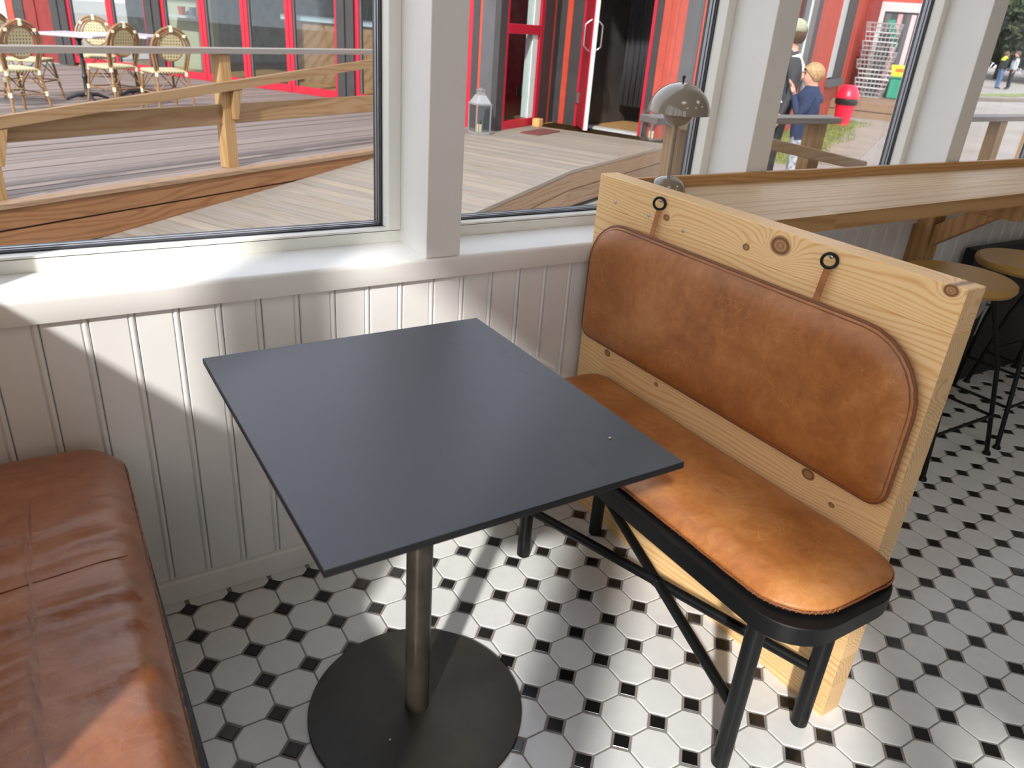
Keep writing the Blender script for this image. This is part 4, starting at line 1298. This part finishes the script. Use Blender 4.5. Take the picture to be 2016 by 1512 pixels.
SA = Vector((.8718, .4898, 0)); SN = Vector((.4898, -.8718, 0)); SO = Vector((16.55, 11.08, 0))
FS = (SO, SA, SN)
shop = thing('red_shop_building', tuple(SO + Vector((0, 0, ZG))), 'red wooden shop with a white doorway beyond the grass', 'building')
def sb(name, t0, t1, n0, n1, z0, z1, mat, bev=0.0, F=FS):
    return obj(name, MB().fbox(F, t0, t1, n0, n1, z0, z1), mat, shop, bev=bev)
t = -9.0
while t < -5.2:
    sb('wall_board', t, t + .196, -.2, random.choice((.0, .012)), ZG, 4.0, M['redclad']); t += .2
sb('dark_window_frame', -5.2, -3.25, -.16, .05, .6, 3.2, M['greyclad'])
sb('window_pane', -5.05, -3.75, -.02, .055, .75, 3.05, M['windowdark'])
sb('window_sash', -4.55, -4.42, .0, .07, .75, 3.05, M['mintwhite'])
sb('wall_below_window', -5.2, -3.25, -.2, .0, ZG, .6, M['redclad'])
sb('wall_above_window', -5.2, -3.25, -.2, .0, 3.2, 4.0, M['redclad'])
t = -3.25
while t < -.42:
    sb('wall_board', t, t + .196, -.2, random.choice((.0, .012)), ZG, 4.0, M['redclad']); t += .2
sb('window_recess', -.40, .42, -.12, .02, .62, 3.0, M['whitewood'])
sb('dark_window_frame', .42, 1.75, -.1, .06, .55, 3.1, M['greyclad'])
sb('dark_sill', -.42, 1.75, -.1, .14, .42, .58, M['greyclad2'])
sb('wall_below_window', -.42, 1.95, -.2, .0, ZG, .42, M['redclad'])
sb('wall_above_window', -.42, 1.95, -.2, .0, 3.1, 4.0, M['redclad'])
t = 1.95
while t < 4.4:
    sb('wall_board', t, t + .196, -.2, random.choice((.0, .012)), ZG, 4.0, M['redclad']); t += .2
# wing with the white doorway, turned towards the deck, on a plank platform
FW = (SO + SA * 4.5, SN, -SA)
sb('wing_wall', 0, .33, -.2, .0, ZG, 4.0, M['redclad_dark'], F=FW)  # shade beside the inner corner put into a darker red
sb('white_lintel', .33, 1.75, -.12, .05, 2.25, 2.48, M['whitewood'], F=FW)
sb('wall_above_door', 0, 2.1, -.2, .0, 2.48, 4.0, M['redclad'], F=FW)
sb('white_door_frame', .33, .45, -.1, .05, .0, 2.25, M['whitewood'], F=FW)
sb('white_door_frame', 1.30, 1.75, -.1, .06, .0, 2.25, M['whitewood'], F=FW)
sb('door_glass', .45, 1.30, -.06, -.02, .0, 2.25, M['windowdark'], F=FW)
for tt, mm in ((.50, M['greyclad2']), (.80, plain('pink_curtain', (.55, .30, .32), .8)), (1.02, M['greyclad2']), (1.14, plain('pale_pink_curtain', (.66, .50, .50), .8))):
    sb('door_curtain', tt, tt + .12, -.019, -.008, .1, 2.2, mm, F=FW)
sb('wing_wall', 1.75, 2.1, -.2, .0, ZG, 4.0, M['redclad'], F=FW)
stp = thing('plank_steps', tuple(SO + SA * 3 + SN * 1.2 + Vector((0, 0, ZG))), 'pale plank platform with boarded front below the white shop doorway', 'steps')
for q in range(8):
    obj('plank', MB().fbox(FW, .02, 2.2, .03 + q * .40, .42 + q * .40, .06, .10), M['fascia_pale'], stp, bev=.004)
obj('front_board', MB().fbox(FW, .0, 2.2, 3.20, 3.24, -.12, .085), M['fascia_pale'], stp, bev=.005)
obj('front_board', MB().fbox(FW, .0, 2.2, 3.20, 3.24, ZG, -.14), M['fascia_pale'], stp, bev=.005)

# stacked wire baskets in front of the red wall
def make_basket():
    r = thing('wire_basket', (0, 0, 0), 'x', 'basket', 'stacked wire baskets by the shop')
    a, b, h_ = .42, .27, .22
    mb = MB()
    for z, k_ in ((0, .9), (h_ * .5, .95), (h_, 1.0)):
        mb.tube([(-a * k_, -b * k_, z), (a * k_, -b * k_, z), (a * k_, b * k_, z), (-a * k_, b * k_, z)], .012, 6, closed=True)
    obj('rim', mb, M['wire'], r)
    mb = MB()
    for q in range(9):
        x = -a + 2 * a * q / 8
        mb.tube([(x, -b, h_), (x * .9, -b * .9, 0), (x * .9, b * .9, 0), (x, b, h_)], .008, 5)
    for q in range(5):
        y = -b + 2 * b * q / 4
        mb.tube([(-a, y, h_), (-a * .9, y * .9, 0), (a * .9, y * .9, 0), (a, y, h_)], .008, 5)
    obj('mesh', mb, M['wire'], r)
    return r
wb0 = make_basket()
bb = SO + SA * 4.5 + SN * .62 - SA * .95
names = ['bottom', 'second from below', 'third from below', 'fourth from below', 'fifth from below', 'sixth from below', 'seventh from below', 'topmost']
for i in range(8):
    b_ = wb0 if i == 0 else copy_tree(wb0)
    b_.location = bb + Vector((random.uniform(-.05, .05), random.uniform(-.04, .04), .112 + i * .228))
    b_.rotation_euler = (0, 0, R(-61) + random.uniform(-.14, .14))
    b_['label'] = 'silver wire basket by the red shop wall, %s of its stack' % names[i]
FG = (SO + SA * 4.5, SN, -SA)
gb = thing('green_bin', tuple(FG[0] + SN * 1.25 + FG[2] * .6 + Vector((0, 0, .1))), 'green plastic chest with yellow sign board beside the stacked wire baskets', 'chest')
obj('body', MB().fbox(FG, 1.08, 1.72, .35, .85, .105, .62), M['green'], gb, bev=.02)
obj('lid', MB().fbox(FG, 1.05, 1.75, .32, .88, .62, .66), M['green'], gb, bev=.01)
ys = thing('yellow_sign', tuple(FG[0] + SN * 1.25 + FG[2] * .6 + Vector((0, 0, .66))), 'yellow sign board with orange print standing on the green chest', 'sign')
obj('board', MB().fbox(FG, 1.02, 1.50, .62, .66, .662, .95), M['yellow'], ys, bev=.008)
obj('orange_print', MB().fbox(FG, 1.14, 1.38, .66, .665, .78, .86), M['orange_text'], ys)
gfl = obj('banner', MB().prism([FG[0] + SN * t_ + FG[2] * .5 + Vector((0, 0, z_)) for t_, z_ in ((.62, 2.02), (.80, 2.05), (1.02, 1.42), (.92, 1.36))], (0, 0, 0), tuple(FG[2] * .02)), M['green'], at=tuple(FG[0] + SN * .8 + FG[2] * .5 + Vector((0, 0, 1.7))))
tag(gfl, 'dark green cloth banner hanging above the stacked wire baskets', 'banner')
# red litter bin
bn = thing('litter_bin', (15.73, 9.84, ZG), 'bright red litter bin with black bag at the corner of the shop', 'bin')
bxx, byy = 15.75, 9.86
obj('body', MB().lathe([(0, 0), (.16, 0), (.21, .47), (0, .47)], bxx, byy, ZG, 24), M['redplastic'], bn, smooth='auto')
obj('bag', MB().lathe([(.21, .45), (.235, .45), (.25, .52), (.235, .58), (.19, .58)], bxx, byy, ZG, 24), M['binbag'], bn, smooth='auto')
obj('hood', MB().lathe([(.0, .86), (.13, .85), (.165, .82), (.255, .64), (.255, .58), (0, .58)], bxx, byy, ZG, 24), M['redplastic'], bn, smooth='auto')

# grass patch and paved path
gp = MB()
gm = MB()
def in_patch(x, y):
    # between the railing and the shop corner
    a = Vector((x, y, 0)) - Vector((9.6, 5.9, 0))
    s_ = a.dot(Vector((.865, .5, 0))); w_ = a.dot(Vector((-.5, .865, 0)))
    return 0 < s_ < 8.6 and -.15 - .1 * math.sin(s_ * 1.7) < w_ < 1.2 + .12 * math.sin(s_ * 2.1)
soil = [(9.6, 5.9), (9.6 + .865 * 8.6, 5.9 + .5 * 8.6), (9.6 + .865 * 8.6 - .6, 5.9 + .5 * 8.6 + 1.04), (9.0, 6.94)]
structure(obj('trim_20', MB().prism([(x, y, ZG + .001) for x, y in soil], (0, 0, 0), (0, 0, .012)), M['grassblade']))
rnd = random.Random(3)
for q in range(9000):
    x, y = rnd.uniform(8.9, 17.2), rnd.uniform(5.8, 11.5)
    if not in_patch(x, y): continue
    h_ = rnd.uniform(.03, .09); a = rnd.uniform(0, 6.28); w_ = .010
    dx, dy = math.cos(a) * w_, math.sin(a) * w_
    lx_, ly_ = rnd.uniform(-.04, .04), rnd.uniform(-.04, .04)
    gm.add([(x - dx, y - dy, ZG + .01), (x + dx, y + dy, ZG + .01), (x + lx_, y + ly_, ZG + .01 + h_)], [(0, 1, 2)])
g_ = obj('grass', gm, M['grassblade'])
tag(g_, 'short yellow-green grass strip beside the path to the shop', 'grass', kind='stuff')
structure(obj('trim_21', MB().prism([(10.5, 5.7, ZG + .002), (18.7, 10.4, ZG + .002), (18.2, 10.9, ZG + .002), (9.9, 6.1, ZG + .002)], (0, 0, 0), (0, 0, .012)), M['path']))
for (x, y, rr_, m_) in ((30, 13.5, 5, M['grassblade']), (52, 27.5, 8, M['grassblade']), (47, 25.6, 3.5, M['yellow'])):
    pass
mb = MB().prism([(36, 17.6, ZG + .002), (46, 19.5, ZG + .002), (46, 20.3, ZG + .002), (35, 18.4, ZG + .002)], (0, 0, 0), (0, 0, .03))
structure(obj('trim_22', mb, M['grassblade']))

# trees far behind the street
def tree(x, y, hgt, rad_, seed, label):
    r = thing('broadleaf_tree', (x, y, ZG), label, 'tree')
    rn_ = random.Random(seed)
    obj('trunk', MB().tube([(x, y, ZG), (x + .1, y, ZG + hgt * .35), (x - .1, y + .1, ZG + hgt * .7)], [.32, .25, .1], 10), M['bark'], r, smooth=True)
    mb = MB()
    for q in range(5200):
        while True:
            p_ = Vector((rn_.uniform(-1, 1), rn_.uniform(-1, 1), rn_.uniform(-1, 1)))
            if .25 < p_.length < 1: break
        c_ = Vector((x, y, ZG + hgt * .58)) + Vector((p_.x * rad_, p_.y * rad_, p_.z * hgt * .48)) * (1 + .18 * noise.noise(p_ * 2.7 + Vector((seed, 0, 0))))
        a = Vector((rn_.gauss(0, 1), rn_.gauss(0, 1), rn_.gauss(0, 1))).normalized()
        b = a.orthogonal().normalized()
        s_ = rn_.uniform(.28, .5)
        mb.add([c_ - a * s_, c_ + b * s_ * .6, c_ + a * s_, c_ - b * s_ * .6], [(0, 1, 2, 3)])
    tag(obj('foliage', mb, M['leaf'], r), kind='stuff')
for i, (x, y, h_, ra_, lab) in enumerate(((66, 33.2, 9.5, 4.2, 'big leafy tree beyond the street, left one'), (71, 31.0, 10.5, 4.6, 'big leafy tree beyond the street, right one'), (62, 28.0, 7, 3.4, 'leafy tree nearer beyond the street at the picture edge'), (77, 40.5, 11, 5, 'tall leafy tree farthest back beyond the street'), (80, 33.0, 13, 6, 'wide leafy tree behind the others beyond the street'))):
    tree(x, y, h_, ra_, i + 2, lab)

# ------------------------------------------------------------------ people
def skin_mesh(name, joints, edges, radii, root=0, sub=2):
    me = bpy.data.meshes.new(name)
    me.from_pydata([tuple(j) for j in joints], edges, [])
    o = bpy.data.objects.new(name, me)
    COL.objects.link(o)
    sk = o.modifiers.new('skin', 'SKIN')
    sk.use_smooth_shade = True
    for i, r_ in enumerate(radii):
        v = me.skin_vertices[0].data[i]
        v.radius = r_ if isinstance(r_, tuple) else (r_, r_)
        v.use_root = (i == root)
    ss = o.modifiers.new('sub', 'SUBSURF'); ss.levels = sub; ss.render_levels = sub
    bpy.context.view_layer.update()
    dg = bpy.context.evaluated_depsgraph_get()
    m2 = bpy.data.meshes.new_from_object(o.evaluated_get(dg))
    m2.name = name
    bpy.data.objects.remove(o)
    return m2

def person(loc, H, face, label, top, legs, hairm, cap=None, arms=((25, -8, 20), (-25, -8, 20)), lean=0.0, headturn=0.0, slim=1.0, pack=False, hood=None, hand_to_face=False):
    """front looks along local -y; face is the heading of the whole figure"""
    r = thing('person', loc, label, 'person')
    r.rotation_euler = (0, 0, face)
    k_ = H / 1.75
    J, E_, Rr = [], [], []
    def j(x, y, z, rad_, par=None, slim=slim):
        J.append(Vector((x * k_, (y - lean * max(0, z - .9)) * k_, z * k_)))
        Rr.append(tuple(a * k_ * slim for a in rad_) if isinstance(rad_, tuple) else rad_ * k_ * slim)
        if par is not None: E_.append((par, len(J) - 1))
        return len(J) - 1
    pel = j(0, 0, .95, (.185, .14))
    wa = j(0, .0, 1.10, (.175, .13), pel)
    ches = j(0, .01, 1.29, (.20, .14), wa)
    nb = j(0, .015, 1.435, (.125, .09), ches)
    nk = j(0, .008, 1.505, .066, nb, 1)
    hb = j(0, -.014, 1.560, (.085, .098), nk, 1)
    hm = j(0, -.012, 1.635, (.098, .116), hb, 1)
    ht = j(0, .0, 1.715, (.075, .092), hm, 1)
    for sx_ in (-1, 1):
        hp = j(sx_ * .09, 0, .88, .092, pel)
        kn = j(sx_ * .10, -.015, .49, .062, hp)
        an = j(sx_ * .105, .015, .095, .043, kn)
        tt = j(sx_ * .115, -.13, .035, .036, an)
    wrists = []
    for sx_, (el, wrx) in zip((-1, 1), arms):
        sh_ = j(sx_ * .180, .01, 1.385, .072, ches)
        e = j(sx_ * el[0], el[1], el[2], .045, sh_)
        wv_ = j(wrx[0] * sx_, wrx[1], wrx[2], .031, e)
        d = (J[wv_] - J[e]).normalized()
        wrists.append((J[wv_], d, sx_))
    me = skin_mesh('body', J, E_, Rr)
    for mm in (M['skin'], top, legs, M['shoe']): me.materials.append(mm)
    wz = .93 * k_
    for p_ in me.polygons:
        c_ = p_.center
        mi = 1
        if c_.z > 1.495 * k_ and abs(c_.x) < .13 * k_: mi = 0
        elif c_.z < .09 * k_: mi = 3
        elif c_.z < wz and abs(c_.x) < .20 * k_: mi = 2
        for (wp, d, sx_) in wrists:
            if (c_ - wp).length < .045 * k_ or (c_ - wp).dot(d) > .0 and (c_ - wp).length < .08 * k_: mi = 0
        p_.material_index = mi
    bo = bpy.data.objects.new('body', me)
    COL.objects.link(bo)
    bo.parent = r
    hc = (J[hm] + J[hb]) / 2
    def part(nm, mb, mat, sm=True):
        me_ = bpy.data.meshes.new(nm)
        me_.from_pydata([tuple(p) for p in mb.v], [], mb.f)
        me_.materials.append(mat)
        me_.polygons.foreach_set('use_smooth', [sm] * len(me_.polygons))
        o_ = bpy.data.objects.new(nm, me_)
        COL.objects.link(o_); o_.parent = r
        return o_
    # hands: palm, four fingers, thumb
    for (wp, d, sx_) in wrists:
        side = d.cross(Vector((0, 1, .2))).normalized()
        up = side.cross(d).normalized()
        jj = [wp, wp + d * .045 * k_, wp + d * .085 * k_]
        ed = [(0, 1), (1, 2)]; rd = [.024 * k_, (.036 * k_, .016 * k_), (.034 * k_, .014 * k_)]
        for q in range(4):
            b0 = len(jj)
            o_ = (q - 1.5) * .018 * k_
            ln = (.062, .075, .07, .055)[q] * k_
            jj += [wp + d * .085 * k_ + side * o_, wp + d * (.085 * k_ + ln * .55) + side * o_ - up * .006 * k_, wp + d * (.085 * k_ + ln) + side * o_ - up * .022 * k_]
            ed += [(2, b0), (b0, b0 + 1), (b0 + 1, b0 + 2)]; rd += [.0095 * k_, .0085 * k_, .007 * k_]
        b0 = len(jj)
        jj += [wp + d * .04 * k_ + side * .032 * k_ * sx_, wp + d * .075 * k_ + side * .055 * k_ * sx_]
        ed += [(1, b0), (b0, b0 + 1)]; rd += [.011 * k_, .008 * k_]
        hmz = skin_mesh('hand', jj, ed, rd, 0, 1)
        hmz.materials.append(M['skin'])
        ho = bpy.data.objects.new('hand', hmz); COL.objects.link(ho); ho.parent = r
    hr = .098 * k_
    ct = J[hm] + Vector((0, 0, .005 * k_))
    Rz = Matrix.Rotation(headturn, 3, 'Z')
    def hpt(x, y, z): return ct + Rz @ Vector((x, y, z)) * k_
    nose = MB().prism([hpt(-.014, -.098, -.045), hpt(.014, -.098, -.045), hpt(.006, -.102, .01), hpt(-.006, -.102, .01)], (0, 0, 0), tuple(Rz @ Vector((0, -.022 * k_, -.006 * k_))))
    part('nose', nose, M['skin'], False)
    for sx_ in (-1, 1):
        part('eye', MB().ball(hpt(sx_ * .034, -.098, .012), .011 * k_, n=8, mm=6), M['eye'])
        part('ear', MB().ball(hpt(sx_ * .094, .004, -.012), .012 * k_, .02 * k_, .03 * k_, 8, 6), M['skin'])
    part('mouth', MB().ball(hpt(0, -.094, -.068), .022 * k_, .008 * k_, .006 * k_, 8, 5), plain('lips', (.5, .2, .17), .5) if 'lips' not in bpy.data.materials else bpy.data.materials['lips'])
    # hair: a shell over back and crown, leaving the face free
    mb = MB()
    NA, NB = 22, 12
    idx = {}
    for a_ in range(NA):
        th = 2 * math.pi * a_ / NA
        front = max(0, -math.sin(th))
        low = 2.35 - 1.25 * front ** .8
        for b_ in range(NB + 1):
            ph = low * b_ / NB
            rr_ = 1 + .05 * noise.noise((a_ * .9, b_ * .7, H))
            v = Vector((math.cos(th) * math.sin(ph) * .112, math.sin(th) * math.sin(ph) * .130 + .010, math.cos(ph) * .124 + .008)) * rr_
            idx[a_, b_] = len(mb.v)
            mb.v.append(ct + Rz @ v * k_)
    for a_ in range(NA):
        for b_ in range(NB):
            mb.f.append([idx[a_, b_], idx[(a_ + 1) % NA, b_], idx[(a_ + 1) % NA, b_ + 1], idx[a_, b_ + 1]])
    part('hair', mb, hairm)
    if cap:
        mb = MB()
        prof = [(0, .142), (.06, .134), (.098, .11), (.116, .066), (.121, .025), (.115, .022)]
        for (rr_, z_) in prof:
            for q in range(20):
                th = 2 * math.pi * q / 20
                mb.v.append(hpt(rr_ * math.cos(th), rr_ * 1.12 * math.sin(th), z_))
        for i_ in range(len(prof) - 1):
            for q in range(20):
                mb.f.append([i_ * 20 + q, i_ * 20 + (q + 1) % 20, (i_ + 1) * 20 + (q + 1) % 20, (i_ + 1) * 20 + q])
        b0 = len(mb.v)
        part('cap', mb, cap)
        br_ = MB()
        top_ = [hpt(.08 * math.cos(R(a_)), -.085 - .10 * math.sin(R(a_)), .028 - .012 * math.sin(R(a_))) for a_ in range(0, 181, 15)]
        br_.prism(top_, (0, 0, 0), (0, 0, -.006 * k_))
        part('cap_brim', br_, cap, False)
    if pack:
        mb = MB()
        for sx_ in (-1, 1):
            pts = [Vector((sx_ * .10, .155 - .0, 1.10)), Vector((sx_ * .125, .15, 1.30)), Vector((sx_ * .118, .06, 1.452)), Vector((sx_ * .11, -.075, 1.40)), Vector((sx_ * .12, -.135, 1.25)), Vector((sx_ * .15, -.08, 1.05)), Vector((sx_ * .12, .10, 1.0))]
            pts = [Vector((p.x, p.y - lean * max(0, p.z - .9), p.z)) * k_ for p in pts]
            st_ = MB()
            st_.tube(pts, .026 * k_, 8)
            part('pack_strap', st_, M['whitecloth'])
    if hood:
        mb = MB()
        prof = [(.10, 1.52), (.135, 1.47), (.185, 1.42), (.215, 1.37), (.20, 1.34)]
        for (rr_, z_) in prof:
            for q in range(20):
                th = 2 * math.pi * q / 20
                mb.v.append(Vector((rr_ * math.cos(th), rr_ * .74 * math.sin(th) + .012 - lean * (z_ - .9), z_)) * k_)
        for i_ in range(len(prof) - 1):
            for q in range(20):
                mb.f.append([i_ * 20 + q, i_ * 20 + (q + 1) % 20, (i_ + 1) * 20 + (q + 1) % 20, (i_ + 1) * 20 + q])
        part('hood', mb, hood)
    return r
rest_arm = ((.235, .03, 1.14), (.25, -.05, .90))
bent = ((.22, .02, 1.13), (.06, -.17, 1.30))
person((6.66, 4.10, ZG), 1.84, R(238), 'person in olive cap and dark jacket with white shoulder straps behind the railing', M['charcoal'], M['darkcloth'], M['hair2'], cap=M['olive'], arms=(rest_arm, rest_arm), pack=True, headturn=R(-20))
person((6.62, 3.70, ZG), 1.47, R(222), 'blond child in navy hoodie with hands raised to the face behind the railing', M['navy'], M['camo'], M['hair'], arms=(((.20, -.08, 1.16), (.05, -.19, 1.44)), ((.20, -.08, 1.16), (.04, -.18, 1.42))), lean=.02, slim=1.25, hood=M['navy'], headturn=R(15))
person((46.4, 22.75, ZG), 1.9, R(60), 'person in black jacket with neon yellow hood and blue jeans far out on the street', M['darkcloth'], M['denim'], M['hair2'], arms=(rest_arm, rest_arm), hood=M['neon'], slim=1.15)
person((46.95, 22.45, ZG), 1.95, R(-130), 'person in dark coat over light grey shirt far out on the street', M['greycloth'], M['darkcloth'], M['hair2'], arms=(rest_arm, rest_arm), hood=M['darkcloth'], slim=1.1)
